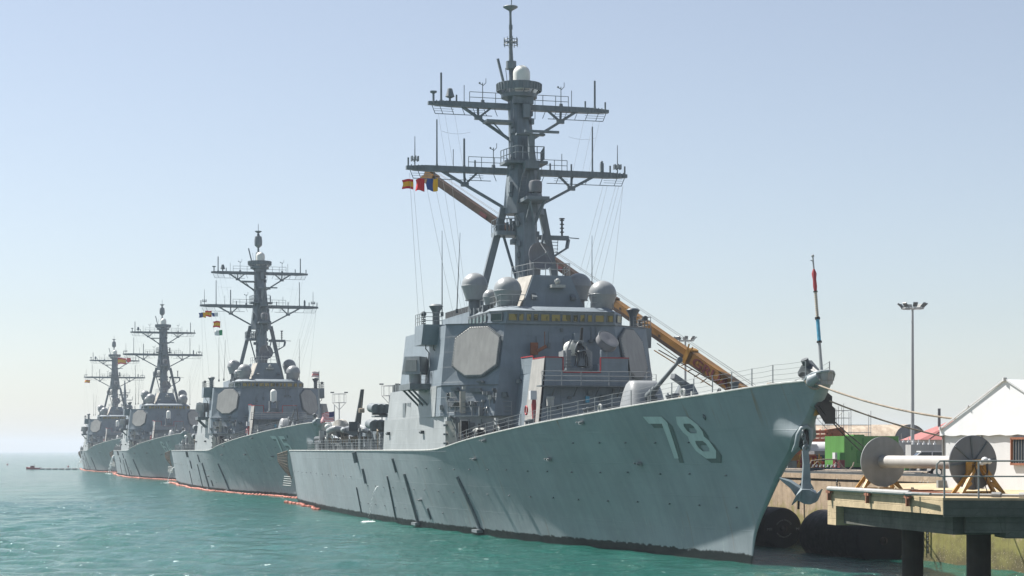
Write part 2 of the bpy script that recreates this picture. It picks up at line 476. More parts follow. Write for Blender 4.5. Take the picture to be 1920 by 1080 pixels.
def make_hull(root):
    mb = MB()
    us = [0, .0008, .0016, .0026, .0038, .0052, .0068, .0086, .0106, .0130, .0156, .0185, .0215, .025, .029, .0335, .0385, .044, .051, .058, .066, .074, .09] + [.09 + .91 * i / 70 for i in range(1, 71)]
    nv = 66
    grid = []
    for u in us:
        zd = SHEER(u * LEN); row = []
        for j in range(nv + 1):
            v = j / nv
            z = -2.2 + (zd + 2.2) * v
            s = STEM(z) + (LEN - STEM(z)) * u
            g_ = math.exp(-((z - 7.75) / .80) ** 2)
            dt = .46 * g_ * math.exp(-((s - 3.6) / 1.25) ** 2)
            ds = -.52 * math.exp(-((z - 7.65) / .66) ** 2) * max(0, 1 - u / .03) ** 1.5
            row.append((s + ds, hull_t(s, z) + dt, z))
        grid.append(row)
    W = nv + 1
    for side in (1, -1):
        vs = [(p[0], p[1] * side, p[2]) for r in grid for p in r]
        fs = []
        for i in range(len(us) - 1):
            for j in range(nv):
                q = (i * W + j, (i + 1) * W + j, (i + 1) * W + j + 1, i * W + j + 1)
                fs.append(tuple(reversed(q)) if side == 1 else q)
        mb.add(vs, fs)
    # stem bar closes the nose, transom closes the stern
    r0 = grid[0]
    mb.loft([[(p[0], p[1], p[2]), (p[0] - .16, p[1] * .45, p[2]), (p[0] - .2, 0, p[2]), (p[0] - .16, -p[1] * .45, p[2]), (p[0], -p[1], p[2])] for p in r0], closed=False, caps=False)
    rl = grid[-1]
    mb.add([q for p in rl for q in ((p[0], p[1], p[2]), (p[0], -p[1], p[2]))], [(2 * j, 2 * j + 1, 2 * j + 3, 2 * j + 2) for j in range(nv)])
    hull = part('hull', mb, M['hull'], root, 40)
    d = MB()
    d.add([q for r in grid for q in ((r[-1][0], r[-1][1] - .02, r[-1][2] - .03), (r[-1][0], -r[-1][1] + .02, r[-1][2] - .03))],
          [(2 * i, 2 * i + 2, 2 * i + 3, 2 * i + 1) for i in range(len(us) - 1)])
    part('weather_deck', d, M['deck'], root)
    e = MB()
    for side in (1, -1):
        e.tube([(r[-1][0], (r[-1][1]) * side, r[-1][2] + .02) for r in grid], .065, 6)
    part('deck_edge', e, M['edge'], root)
    return hull

GLYPH = {
    '7': [[(0, 1), (.92, 1), (1, .86), (.33, 0), (.12, 0), (.70, .83), (.06, .83)]],
    '8': [[(.2, 1), (.75, 1), (1, .80), (1, .64), (.90, .53), (1, .42), (1, .18), (.75, 0), (.25, 0), (0, .18), (0, .40), (.10, .52), (0, .62), (0, .82)],
          [(.34, .83), (.26, .77), (.26, .66), (.36, .60), (.66, .60), (.74, .66), (.74, .77), (.66, .83)],
          [(.32, .42), (.25, .36), (.25, .24), (.34, .17), (.66, .17), (.75, .24), (.75, .36), (.68, .42)]],
    '5': [[(0, 1), (.95, 1), (.95, .83), (.26, .83), (.26, .63), (.75, .63), (1, .48), (1, .17), (.75, 0), (.2, 0), (0, .14), (0, .28), (.25, .28), (.32, .17), (.66, .17), (.74, .24), (.74, .40), (.66, .46), (0, .46)]],
    '6': [[(.25, 1), (.8, 1), (1, .85), (1, .72), (.74, .72), (.66, .83), (.34, .83), (.26, .74), (.26, .60), (.75, .60), (1, .44), (1, .17), (.75, 0), (.25, 0), (0, .18), (0, .82)],
          [(.26, .43), (.26, .24), (.34, .17), (.66, .17), (.74, .24), (.74, .36), (.66, .43)]],
    '4': [[(.62, 1), (.90, 1), (.90, .36), (1, .36), (1, .20), (.90, .20), (.90, 0), (.64, 0), (.64, .20), (0, .20), (0, .38)],
          [(.64, .36), (.64, .72), (.28, .36)]],
    '1': [[(.35, 1), (.65, 1), (.65, 0), (.38, 0), (.38, .8), (.2, .72), (.2, .86)]],
}
QUAD = [((18.28, 9.22), (15.94, 9.18), (14.75, 6.52), (17.16, 6.51)), ((14.96, 9.17), (12.74, 9.13), (11.53, 6.53), (13.76, 6.52))]

def glyph(mb, ch, quad, off, dx=0., dz=0., side=1):
    loops = [[Vector((a, b, 0)) for a, b in l] for l in GLYPH[ch]]
    flat = [p for l in loops for p in l]
    tris = mgeo.tessellate_polygon(loops)
    import bmesh
    bm = bmesh.new()
    vs = [bm.verts.new(p) for p in flat]
    for t in tris:
        try: bm.faces.new([vs[i] for i in t])
        except ValueError: pass
    for _ in range(3):
        bmesh.ops.subdivide_edges(bm, edges=[e for e in bm.edges if e.calc_length() > .14], cuts=1, use_grid_fill=False)
        bmesh.ops.triangulate(bm, faces=bm.faces[:])
    tl, tr, brr, bl = quad
    out = []
    for v in bm.verts:
        a, b = v.co.x, v.co.y
        if side < 0: a = a
        top = (tl[0] + (tr[0] - tl[0]) * a, tl[1] + (tr[1] - tl[1]) * a)
        bot = (bl[0] + (brr[0] - bl[0]) * a, bl[1] + (brr[1] - bl[1]) * a)
        s = bot[0] + (top[0] - bot[0]) * b + dx; z = bot[1] + (top[1] - bot[1]) * b + dz
        p, n = hull_n(s, z)
        p = p + n * off
        out.append((p.x, p.y * side, p.z))
    bm.verts.index_update()
    fs = [[v.index for v in f.verts] for f in bm.faces]
    bm.free()
    mb.add(out, fs)

def numbers(root, txt):
    for ch, q in zip(txt, QUAD):
        sh = MB(); glyph(sh, ch, q, .022, -.36, -.28)
        part('number_shadow', sh, M['numsh'], root, None)
        mb = MB(); glyph(mb, ch, q, .034)
        part('hull_number', mb, M['num'], root, None)
    # port side reads the other way round
    for ch, q in zip(txt, QUAD[::-1]):
        q2 = (q[1], q[0], q[3], q[2])
        mb = MB(); glyph(mb, ch, q2, .034, side=-1)
        part('hull_number', mb, M['num'], root, None)

def octagon(cx, cy, w, h, ch):
    return [(-w + ch[0], -h), (w - ch[0], -h), (w, -h + ch[1]), (w, h - ch[1]), (w - ch[0], h), (-w + ch[0], h), (-w, h - ch[1]), (-w, -h + ch[1])]

def dome(root, s, t, z, r, ped=0., mat='dome'):
    prof = [(r * .60, -r * 1.06), (r * .66, -r * 1.06), (r, -.02 * r), (r * 1.015, -.02 * r), (r * 1.015, .03 * r), (r * .985, .05 * r)]
    prof += [(r * .985 * math.cos(a), .05 * r + r * .97 * math.sin(a)) for a in [PI / 2 * i / 9 for i in range(1, 10)]]
    mb = MB().lathe((s, t, z), prof, 32)
    o = part('radome', mb, M[mat], root, 25)
    p = MB().cyl((s, t, z - r * 1.06 - ped), (s, t, z - r * 1.06 + .01), r * .5, r * .45, 12)
    p.cyl((s, t, z - r * 1.09), (s, t, z - r * 1.03), r * .72, n=20)
    part('pedestal', p, M['fit'], o)

def whip(root, p, h, r=.05, name='whip_antenna', top=None):
    p = Vector(p); q = Vector(top) if top else p + Vector((0, 0, h))
    mb = MB().tube([p, p.lerp(q, .5), q], [r, r * .7, r * .35], 6)
    mb.cyl(p - Vector((0, 0, .12)), p + Vector((0, 0, .25)), r * 2.4, n=8)
    return part(name, mb, M['dark_fit'], root)

def ladder(mb, a, b, w=.4, side=(0, 1, 0), step=.32):
    a = Vector(a); b = Vector(b); sd = Vector(side) * w / 2
    mb.bar(a + sd, b + sd, .05); mb.bar(a - sd, b - sd, .05)
    n = int((b - a).length / step)
    for i in range(1, n): p = a.lerp(b, i / n); mb.bar(p - sd, p + sd, .03)

def build_common(root):
    S2 = (1, -1)
    make_hull(root)
    # rows of small hull fittings with their little shadows
    f0 = MB().cyl((0, 0, -.05), (0, 0, .07), .055, .045, 8)
    f0.box(-.09, .09, -.02, .02, -.03, .10)
    src = part('hull_padeye', f0, M['fit'], root)
    first = True
    rows = [(7.55, 14.5, 30, 3.75), (5.5, 12, 66, 3.85), (3.5, 11.6, 90, 4.1), (1.62, 62, 98, 4.2), (4.3, 98, 150, 5.2)]
    for z, a, b_, st in rows:
        s = a
        while s < b_:
            s_ = s + R.uniform(-.3, .3)
            p, n = hull_n(s_, z + R.uniform(-.04, .04))
            o = src if first else src.copy()
            if not first: COL.objects.link(o); o.parent = root
            first = False
            o.rotation_mode = 'QUATERNION'; o.location = p; o.rotation_quaternion = n.to_track_quat('Z', 'Y')
            s += st
    # long rubbing strips and pipe guards down the side
    for s0, z0, s1, z1, r in [(70.8, 4.9, 70.8, .25, .16), (54.1, 4.85, 53.0, .3, .16), (74.0, 6.3, 74.0, 5.0, .13), (78.5, 4.6, 79.5, .4, .07), (90, 5.2, 90, 3.7, .16), (66, 1.9, 66, .9, .1), (92.5, 6.9, 92.5, 5.8, .35), (96, 3.2, 96.2, .5, .07)]:
        for sd in S2:
            pts = []
            for i in range(9):
                k = i / 8; s = s0 + (s1 - s0) * k; z = z0 + (z1 - z0) * k
                p, n = hull_n(s, z); p = p + n * .06; pts.append((p.x, p.y * sd, p.z))
            part('hull_strake', MB().tube(pts, r, 8), M['fit'], root)
    for s, z in [(71.2, .3), (53.6, .35)]:
        p, n = hull_n(s, z)
        mb = MB().box(p.x - .9, p.x + .9, p.y - .1, p.y + .45, z - .12, z + .12)
        part('discharge_shelf', mb, M['fit'], root)
    # bigger side fittings: fairleads, rollers, lamps
    for s, z in [(34.0, 6.35), (21.5, 6.1), (48.3, 6.3), (67.5, 2.55), (44.6, 7.75), (26.5, 8.9)]:
        p, n = hull_n(s, z)
        mb = MB(); mb.T = frame(p, (1, 0, 0))
        mb.cyl((-.2, .0, .05), (-.2, .35, .0), .09, n=8); mb.box(-.26, .26, -.02, .22, -.10, .10); mb.cyl((.18, .05, 0), (.18, .42, .05), .06, n=8)
        part('side_fitting', mb, M['rail'], root)
    p, n = hull_n(11.49, 9.07)
    mb = MB(); mb.T = frame(p + n * .01, (1, 0, 0), tuple(n)); mb.torus((0, 0, .02), .17, .04, n=4, m=6)
    part('mooring_port', mb, M['fit'], root)

    # ---- lower superstructure: sides run on from the hull with tumblehome
    def side_t(s, z): return hull_t(min(s, 150), 7.0) - (z - 7.0) * .045
    low = MB()
    sts = [54.6, 58, 62, 66, 70, 74, 77.6]
    zs = [6.9, 8.4, 9.87]
    sec = []
    for z in (6.9, 9.87):
        ring = [(sx - (z - 6.9) * 0, side_t(sx, z), z) for sx in sts] + [(sx, -side_t(sx, z), z) for sx in reversed(sts)]
        sec.append(ring)
    low.loft(sec)
    # front bulkhead steps forward to the gun-deck block
    low.prism([(54.59, 9.2), (52.2, 6.0), (51.6, 3.6), (51.6, -3.6), (52.2, -6.0), (54.59, -9.2)][::-1], 7.0, 9.86)
    low_o = part('lower_superstructure', low, M['house_low'], root)
    # passage doors seen at the break of the forecastle
    for sd in S2:
        mb = MB().hexa([(53.35, 7.35 * sd, 7.4), (53.35, 8.25 * sd, 7.4), (53.9, 8.25 * sd, 7.4), (53.9, 7.35 * sd, 7.4), (53.35, 7.35 * sd, 9.45), (53.35, 8.25 * sd, 9.45), (53.9, 8.25 * sd, 9.45), (53.9, 7.35 * sd, 9.45)])
        part('passage_opening', mb, M['black'], root)  # black block paints the dark inside of the passage
        mb = MB().bar((54.35, 9.35 * sd, 8.4), (53.2, 8.45 * sd, 8.4), .09, 2.1)
        dd = part('door', mb, M['canvas'], root)
        mb = MB()
        for k in range(3): mb.bar((54.35, 9.50 * sd, 7.6 + .75 * k), (54.1, 9.30 * sd, 7.6 + .75 * k), .16)
        for k in range(6): mb.cbox((53.6 + .1 * (k % 2), 8.85 * sd, 7.6 + .3 * k), (.06, .08, .08))
        part('hinge', mb, M['fit'], dd)
        fr = MB()
        for a, b_ in (((53.3, 7.3, 7.4), (53.3, 7.3, 9.5)), ((53.3, 7.3, 9.5), (53.3, 8.3, 9.5)), ((53.3, 8.3, 9.5), (53.3, 8.3, 7.4))): fr.bar((a[0], a[1] * sd, a[2]), (b_[0], b_[1] * sd, b_[2]), .09)
        part('door_frame', fr, M['edge'], dd)
    # sill of the upper gallery
    mb = MB().bar((54.6, 9.5, 9.86), (52.0, 6.0, 9.86), .12).bar((54.6, -9.5, 9.86), (52.0, -6.0, 9.86), .12)
    part('gallery_edge', MB().bar((54.6, 9.5, 9.86), (52.0, 6.0, 9.86), .14), M['house_low'], root)
    # gun-deck block with the red-edged bulwark
    blk = MB()
    poly = [(51.7, 3.7), (48.3, 3.55), (45.0, 3.45), (45.0, -3.45), (48.3, -3.55), (51.7, -3.7)]
    bot = [(51.7, 4.6), (48.0, 4.3), (44.6, 4.1), (44.6, -4.1), (48.0, -4.3), (51.7, -4.6)]
    blk.prism(bot[::-1], 7.6, 13.25, poly[::-1])
    # bulwark walls
    def wall(mb, a, b, z0, z1, th=.08):
        mb.bar((a[0], a[1], (z0 + z1) / 2), (b[0], b[1], (z0 + z1) / 2), th, z1 - z0)
    w = blk
    wall(w, (48.3, 3.5), (45.04, 3.4), 13.25, 14.35); wall(w, (48.3, -3.5), (45.04, -3.4), 13.25, 14.35)
    wall(w, (45.04, 3.4), (45.04, 2.05), 13.25, 14.35); wall(w, (45.04, -3.4), (45.04, -1.15), 13.25, 14.35)
    wall(w, (48.3, 3.5), (51.5, 3.7), 13.25, 14.6); wall(w, (48.3, -3.5), (51.5, -3.7), 13.25, 14.6)
    blk_o = part('gun_deck_block', blk, M['house'], root)
    tr = MB()
    tp = [(51.2, 3.72, 14.62), (48.3, 3.55, 14.62), (48.2, 3.54, 14.38), (44.98, 3.45, 14.38), (44.98, 2.0, 14.38), (44.98, 2.0, 13.2), (44.98, -1.1, 13.2), (44.98, -1.1, 14.38), (44.98, -3.45, 14.38), (48.3, -3.55, 14.38)]
    for a, b_ in zip(tp[:-1], tp[1:]): tr.bar(a, b_, .085)
    part('red_edging', tr, M['red'], blk_o)
    # sunlit tone of the block's side, painted on as a pale skin
    for a in (1, -1):
        pn = MB().hexa([(44.75, 4.12 * a, 8.9), (48.2, 4.34 * a, 8.9), (48.2, 4.30 * a, 8.9), (44.75, 4.08 * a, 8.9), (45.02, 3.52 * a, 14.3), (48.28, 3.62 * a, 14.3), (48.28, 3.58 * a, 14.3), (45.02, 3.48 * a, 14.3)])
        part('painted_sunlit_side', pn, M['radar'], blk_o)
    ledge = MB().box(43.6, 44.9, -5.0, 4.2, 12.02, 12.12)
    for t in (-4.2, -2.4, -.6, 1.2, 3): ledge.bar((43.8, t, 12.0), (44.7, t, 11.3), .08)
    part('walkway', ledge, M['fit'], root)
    railing(root, [(43.7, 4.1, 12.12), (43.7, .9, 12.12), (43.7, -1.4, 12.12), (43.7, -4.9, 12.12), (45, -4.95, 12.12)], 1.1, 3, 1.7, .035, .02, solid=True)
    # fittings on the block front
    ff = MB()
    ff.box(44.3, 44.9, 4.35, 4.85, 11.0, 11.7)
    part('junction_box', ff, M['white'], root)
    ff = MB().cyl((44.4, 3.2, 9.3), (44.4, 3.2, 10.7), .05, n=6); ff.box(44.2, 44.6, 3.0, 3.5, 10.5, 11.1); ff.cyl((44.1, 3.0, 11.15), (44.4, 3.5, 11.15), .14, n=10)
    part('deck_camera', ff, M['edge'], root)
    ff = MB().tube([(44.7, 4.45, 11.3), (44.62, 4.5, 10.6), (44.62, 4.5, 9.2)], [.12, .2, .1], 8)
    part('fire_hose', ff, M['red'], root)
    ff = MB().torus((46.5, 4.6, 10.2), .33, .07, axis=(0, 1, 0)); part('lifebuoy', ff, M['red'], root)
    ff = MB().box(44.4, 44.6, .0, .3, 10.8, 11.3); part('blue_box', ff, M['skyblue'], root)

    # ---- main house with the two radar faces
    hb = [(51.5, 5.95), (55.7, 9.52), (77.4, 9.70), (77.4, -9.70), (55.7, -9.52), (51.5, -5.95)]
    h2 = [(51.86, 5.52), (55.95, 9.36), (77.3, 9.40), (77.3, -9.40), (55.95, -9.36), (51.86, -5.52)]
    h3 = [(52.6, 4.72), (56.4, 8.86), (73, 8.85), (73, -8.85), (56.4, -8.86), (52.6, -4.72)]
    h2b = [(51.86, 5.52), (55.95, 9.36), (73.2, 9.37), (73.2, -9.37), (55.95, -9.36), (51.86, -5.52)]
    house = MB()
    house.prism(hb[::-1], 9.87, 12.5, h2[::-1])
    house.prism(h2b[::-1], 12.5, 17.55, h3[::-1])
    ho = part('deckhouse', house, M['house'], root)
    # knuckle strip and seam
    kn = MB()
    for sd in S2:
        kn.bar((51.82, 5.54 * sd, 12.42), (55.93, 9.38 * sd, 12.42), .09); kn.bar((55.93, 9.38 * sd, 12.42), (64, 9.39 * sd, 12.42), .07)
        kn.bar((52.6, 4.74 * sd, 17.52), (56.4, 8.88 * sd, 17.58), .10)
    part('seam_moulding', kn, M['fit'], ho)
    # radar faces
    for sd in S2:
        P00 = Vector((51.86, 5.52 * sd, 12.5)); P10 = Vector((55.95, 9.36 * sd, 12.5)); P01 = Vector((52.6, 4.72 * sd, 17.55)); P11 = Vector((56.4, 8.86 * sd, 17.55))
        ux = (P10 - P00).normalized(); n = ux.cross((P01 - P00)).normalized()
        if n.x > 0: n = -n
        cen = (P00 + P10 + P01 + P11) / 4
        uy = n.cross(ux).normalized()
        if uy.z < 0: uy = -uy
        c0 = cen - ux * .42 + Vector((0, 0, .20))
        oc = octagon(0, 0, 2.2, 2.10, (1.36, .90))
        def ring(k, d): return [tuple(c0 + ux * a * k + uy * b_ * k + n * d) for a, b_ in oc]
        mb = MB().loft([ring(1, -.05), ring(1, .14), ring(.965, .17), ring(.96, .17)])
        rp = part('radar_panel', mb, M['radar'], root, 20)
        fr = MB()
        rr = ring(1.02, .06)
        for i in range(8): fr.bar(rr[i], rr[(i + 1) % 8], .10)
        for i in range(8):
            a = Vector(ring(.985, .17)[i]); b_ = Vector(ring(.985, .17)[(i + 1) % 8])
            m_ = max(2, int((b_ - a).length / .22))
            for k in range(m_):
                q = a.lerp(b_, (k + .5) / m_); fr.cbox(q, (.05, .05, .05))
        part('panel_frame', fr, M['fit'], rp)
    # small housings, lamps and pipes over the lower face, each throwing its own shadow
    for (s, t, z, a, b_, c_) in [(53.2, 6.95, 12.0, .6, .5, .35), (54.7, 8.35, 12.1, .35, .7, .3), (52.9, 6.45, 10.9, .3, .3, .5), (53.0, 6.6, 12.7, .3, .9, .16), (51.5, 5.0, 11.6, .25, .3, .4), (51.2, 3.9, 12.7, .25, .25, .3)]:
        mb = MB(); mb.T = Matrix.Translation((s, t, z)) @ Matrix.Rotation(math.radians(43), 4, 'Z')
        mb.hexa([(-a, -b_ / 2, -c_ / 2), (a, -b_ / 2, -c_ / 2), (a, b_ / 2, -c_ / 2), (-a, b_ / 2, -c_ / 2), (-a * .5, -b_ / 2, c_ / 2), (a, -b_ / 2, c_ / 2), (a, b_ / 2, c_ / 2), (-a * .5, b_ / 2, c_ / 2)])
        part('bulkhead_housing', mb, M['fit'], root)
    mb = MB(); mb.cyl((54.9, 8.7, 10.9), (54.6, 8.9, 11.0), .35, n=16); mb.cyl((55.1, 8.7, 9.9), (55.0, 8.75, 10.9), .09, n=8)
    part('searchlight', mb, M['rail'], root)
    mb = MB().box(53.6, 53.75, 7.85, 8.3, 10.1, 11.9); part('locker_door', mb, M['canvas'], root)
    railing(root, [(54.4, 9.15, 9.87), (53.0, 7.2, 9.87), (51.9, 5.4, 9.87), (51.0, 4.6, 9.87)], 1.15, 3, 1.3, .04, .022, solid=True)
    # clutter on the forecastle break: valves, pipes, davit arm
    for (s, t) in [(53.2, 7.4), (52.6, 6.5), (51.9, 5.2), (51.3, 4.8)]:
        mb = MB().cyl((s - .25, t, 8.2 + R.random()), (s + .2, t, 8.3), .16, n=10); mb.box(s - .2, s + .2, t - .2, t + .2, 8.9, 9.3); mb.cyl((s - .2, t + .3, 7.4), (s - .2, t + .3, 9.6), .05, n=6)
        part('valve_group', mb, M['fit'], root)
    mb = MB().tube([(48.5, 7.9, 8.1), (48.6, 7.7, 8.55), (49.0, 7.5, 8.7), (51.0, 7.6, 8.7), (51.6, 7.6, 8.6)], .14, 8)
    part('vent_pipe', mb, M['edge'], root)
    mb = MB().bar((53.0, 8.6, 7.1), (52.5, 8.9, 9.5), .22); mb.bar((52.5, 8.9, 9.5), (52.0, 9.6, 9.8), .18); mb.cyl((52.4, 8.9, 9.5), (52.6, 8.9, 9.5), .3, n=12); mb.bar((52.0, 9.6, 9.8), (51.4, 8.7, 7.6), .05)
    part('boat_davit', mb, M['fit'], root)
    mb = MB().box(49.9, 50.7, 8.0, 8.7, 7.5, 7.85); part('red_cover', mb, M['red'], root)
    # bulk of clutter in front of the break, on the side deck
    for i in range(9):
        s = 46 + i * .95; t = hull_t(s, SHEER(s)) - .55 - R.uniform(0, .8); z = SHEER(s)
        mb = MB().cbox((s, t, z + .18), (R.uniform(.25, .6), .3, R.uniform(.3, .6))); mb.cyl((s, t, z), (s, t, z + R.uniform(.5, .9)), .06, n=6)
        part('deck_fitting', mb, M['fit'], root)

    rc = random.Random(21)
    def clut(s, t, z, h, nm='deck_fitting'):
        k = rc.randrange(6); mb = MB()
        if k == 0: mb.cyl((s, t, z), (s, t, z + h), .05, n=6).cbox((s, t, z + h), (.25, .25, .3))
        elif k == 1: mb.cbox((s, t, z + h * .3), (rc.uniform(.3, .8), rc.uniform(.3, .5), h * .6)).cyl((s + .1, t, z), (s + .1, t, z + h * .9), .04, n=5)
        elif k == 2: mb.torus((s, t, z + h * .7), .22, .06, axis=(rc.random(), 1, .2), n=14, m=6).cyl((s, t, z), (s, t, z + h * .6), .04, n=5)
        elif k == 3: mb.tube([(s, t, z), (s, t, z + h), (s + .3, t, z + h + .15), (s + .5, t, z + h * .8)], .07, 7)
        elif k == 4: mb.tube([(s + .12 * math.sin(a * .9), t + .12 * math.cos(a * 1.3), z + h * a / 12) for a in range(13)], .035, 5)
        else: mb.bar((s - .3, t, z + .1), (s + .3, t + .1, z + h), .10).cbox((s, t, z + .2), (.4, .3, .4))
        part(nm, mb, M[rc.choice(['fit', 'fit', 'dark_fit', 'edge', 'rope', 'black', 'rail'])], root)
    for i_ in range(26):
        s = rc.uniform(45.5, 54.2); zd = SHEER(s); t = hull_t(s, zd) - rc.uniform(.4, 2.4)
        clut(s, t, zd, rc.uniform(.6, 1.7))
    for i_ in range(8):
        clut(rc.uniform(51.8, 54.3), rc.uniform(5.5, 8.8), 9.87, rc.uniform(.5, 1.2))
    for sd in S2:
        for i_ in range(26 if sd > 0 else 8):
            s = rc.uniform(79, 128); clut(s, (hull_t(s, 7) - rc.uniform(.3, 3.0)) * sd, 7.0, rc.uniform(.7, 2.2), 'side_deck_gear')
    for i_ in range(9):
        clut(rc.uniform(80, 104), rc.uniform(3.5, 5.5), 11.4 if i_ % 2 else 12.4, rc.uniform(.8, 1.8), 'upper_deck_gear')
    for i_ in range(10):
        clut(rc.uniform(6, 24), rc.uniform(-1, 1.5), SHEER(12) - .1, rc.uniform(.3, .7), 'forecastle_gear')
    # sloping struts, conduit and small boxes over the house walls
    for i_ in range(18):
        k = rc.random(); s = 51.75 + 3.9 * k; t = 5.7 + 3.7 * k; z = rc.uniform(10.1, 12.2)
        mb = MB().cbox((s - .12, t + .1, z), (.25, .25, rc.uniform(.15, .5)))
        if i_ % 3 == 0: mb.tube([(s - .1, t + .1, z), (s - .05, t + .1, z - 1.2)], .035, 5)
        part('bulkhead_fitting', mb, M[rc.choice(['fit', 'edge', 'dark_fit', 'rail'])], root)
    for i_ in range(12):
        t = rc.uniform(-4.4, 4.2); z = rc.uniform(14.8, 17.1); s = 51.95 + (z - 12.5) * .13
        mb = MB().cbox((s - .1, t, z), (.2, rc.uniform(.12, .35), rc.uniform(.12, .4)))
        if i_ % 2: mb.tube([(s - .05, t, z), (s - .02, t, min(17.4, z + 1.2))], .03, 5)
        part('front_fitting', mb, M['fit'], root)
    for i_ in range(10):
        t = rc.uniform(-3.2, 2.9); z = rc.uniform(9.6, 11.8); mb = MB().cbox((44.7, t, z), (.2, rc.uniform(.15, .4), rc.uniform(.15, .5)))
        part('front_fitting', mb, M['fit'], root)
    mb = MB()
    for t in (-3.3, -1.6, .3, 2.2): mb.bar((44.63, t, 9.2), (44.78, t, 11.9), .05)
    mb.bar((44.7, -4.0, 10.6), (44.7, 4.0, 10.6), .04)
    part('wall_stiffener', mb, M['house'], root)
    # pilot house and windows
    ph0 = [(52.35, 4.75), (53.9, 5.85), (61, 5.95), (61, -5.95), (53.9, -5.85), (52.35, -4.75)]
    ph1 = [(52.15, 4.6), (53.8, 5.75), (61, 5.8), (61, -5.8), (53.8, -5.75), (52.15, -4.6)]
    ph2 = [(52.9, 4.3), (54.5, 5.0), (61, 5.1), (61, -5.1), (54.5, -5.0), (52.9, -4.3)]
    mb = MB().prism(ph0[::-1], 17.5, 18.52, ph1[::-1]).prism(ph1[::-1], 18.52, 18.98, ph2[::-1])
    pho = part('pilothouse', mb, M['house'], root)
    mb = MB()
    for a, b_ in zip(ph1[:3], ph1[1:3]): mb.bar((a[0] - .02, a[1], 18.53), (b_[0] - .02, b_[1] + .02, 18.53), .10)
    mb.bar((52.13, 4.6, 18.53), (52.13, -4.6, 18.53), .1)
    part('window_visor', mb, M['fit'], pho)
    def pane(a, b_, z0, z1, mat, n_out):
        a = Vector(a); b_ = Vector(b_); n_ = Vector(n_out)
        lean = Vector((-.06, 0, 0))
        w = MB()
        q = [(a.x, a.y, z0), (b_.x, b_.y, z0), (b_.x + lean.x, b_.y, z1), (a.x + lean.x, a.y, z1)]
        q2 = [tuple(Vector(p) + n_ * .05) for p in q]
        w.loft([q, q2])
        o = part('window', w, mat, pho, None)
        fr = MB(); c_ = [tuple(Vector(p) + n_ * .05) for p in q]
        for i in range(4): fr.bar(c_[i], c_[(i + 1) % 4], .07)
        part('window_frame', fr, M['fit'], o)
    ws = [(4.55, .78), (3.65, .42), (3.0, .42), (2.40, .42), (1.78, .78), (.86, .78), (-.06, .78), (-1.02, .42), (-1.62, .42), (-2.28, .42), (-2.95, .78), (-3.98, .55)]
    for t0, wd in ws:
        pane((52.30, t0, 0), (52.30, t0 - wd, 0), 17.72, 18.36, M['glass_y'], (-1, 0, 0))
    for t0 in (2.19, -1.23):
        mb = MB().torus((52.22, t0, 18.03), .17, .035, axis=(1, 0, 0), n=18, m=6).cyl((52.2, t0, 18.03), (52.24, t0, 18.03), .05, n=8)
        part('window_wiper', mb, M['black'], pho)
    nv = Vector((-1.1, 1.55, 0)).normalized()
    for sd in S2:
        pane((52.62, 4.95 * sd, 0), (53.6, 5.64 * sd, 0), 17.75, 18.36, M['glass_g' if sd > 0 else 'glass_y'], (nv.x, nv.y * sd, 0))
        for k in range(5):
            pane((54.3 + k * 1.3, 5.87 * sd, 0), (55.2 + k * 1.3, 5.88 * sd, 0), 17.75, 18.36, M['glass_g'], (0, sd, 0))
    # bridge wings: box, rail, sight covers
    for sd in S2:
        mb = MB().hexa([(59.3, 8.3 * sd, 16.05), (62.2, 8.3 * sd, 16.05), (62.2, 10.35 * sd, 16.05), (59.3, 10.35 * sd, 16.05), (58.9, 8.2 * sd, 17.75), (62.4, 8.2 * sd, 17.75), (62.4, 10.25 * sd, 17.75), (58.9, 10.25 * sd, 17.75)])
        part('bridge_wing', mb, M['house'], root)
        railing(root, [(59.0, 8.6 * sd, 17.75), (59.0, 10.2 * sd, 17.75), (62.3, 10.2 * sd, 17.75)], 1.0, 3, .8, .03, .018, solid=True)
        mb = MB().tube([(60, 8.9 * sd, 17.7), (60, 8.9 * sd, 18.7), (60, 8.9 * sd, 18.95), (60, 8.9 * sd, 19.4), (60, 8.9 * sd, 19.55)], [.32, .30, .36, .62, .42], 12)
        part('covered_sight', mb, M['fit'], root)
        mb = MB().cyl((60, 10.0 * sd, 17.7), (60, 10.0 * sd, 18.6), .05, n=6); mb.cyl((59.8, 10.0 * sd, 18.7), (60.2, 10.0 * sd, 18.7), .22, n=12)
        for k in range(4): mb.torus((60.9, 9.8 * sd, 17.95 + k * .18), .16, .05, n=12, m=6)
        part('signal_lamp', mb, M['dark_fit'], root)
        # pipes under the wing
        mb = MB()
        for k, (s, t) in enumerate([(59.5, 9.9), (59.6, 9.2), (60.5, 9.0)]):
            mb.tube([(s, t * sd, 16.05), (s + .1, t * sd, 15.7), (s + .4, (t - .35) * sd, 15.4), (s + .5, (t - .3) * sd, 12.8)], .05, 6)
        part('wing_conduit', mb, M['dark_fit'], root)
        # electronic-warfare sponson and its box
        mb = MB().box(60.0, 64.6, 8.9 * sd, 11.2 * sd, 12.25, 12.75) if sd > 0 else MB().box(60.0, 64.6, -11.2, -8.9, 12.25, 12.75)
        for s in (60.6, 62.3, 64.2):
            mb.bar((s, 10.9 * sd, 12.3), (s, 9.3 * sd, 10.7), .16)
        sp = part('sponson', mb, M['fit'], root)
        T = Matrix.Translation((62.2, 10.35 * sd, 13.7)) @ Matrix.Rotation(math.radians(-40 * sd), 4, 'Z')
        mb = MB(); mb.T = T
        mb.hexa([(-.7, -.95, -.1), (1.0, -.95, -.1), (1.0, .85, -.1), (-.7, .85, -.1), (-.45, -.75, 1.45), (1.0, -.75, 1.45), (1.0, .7, 1.45), (-.45, .7, 1.45)])
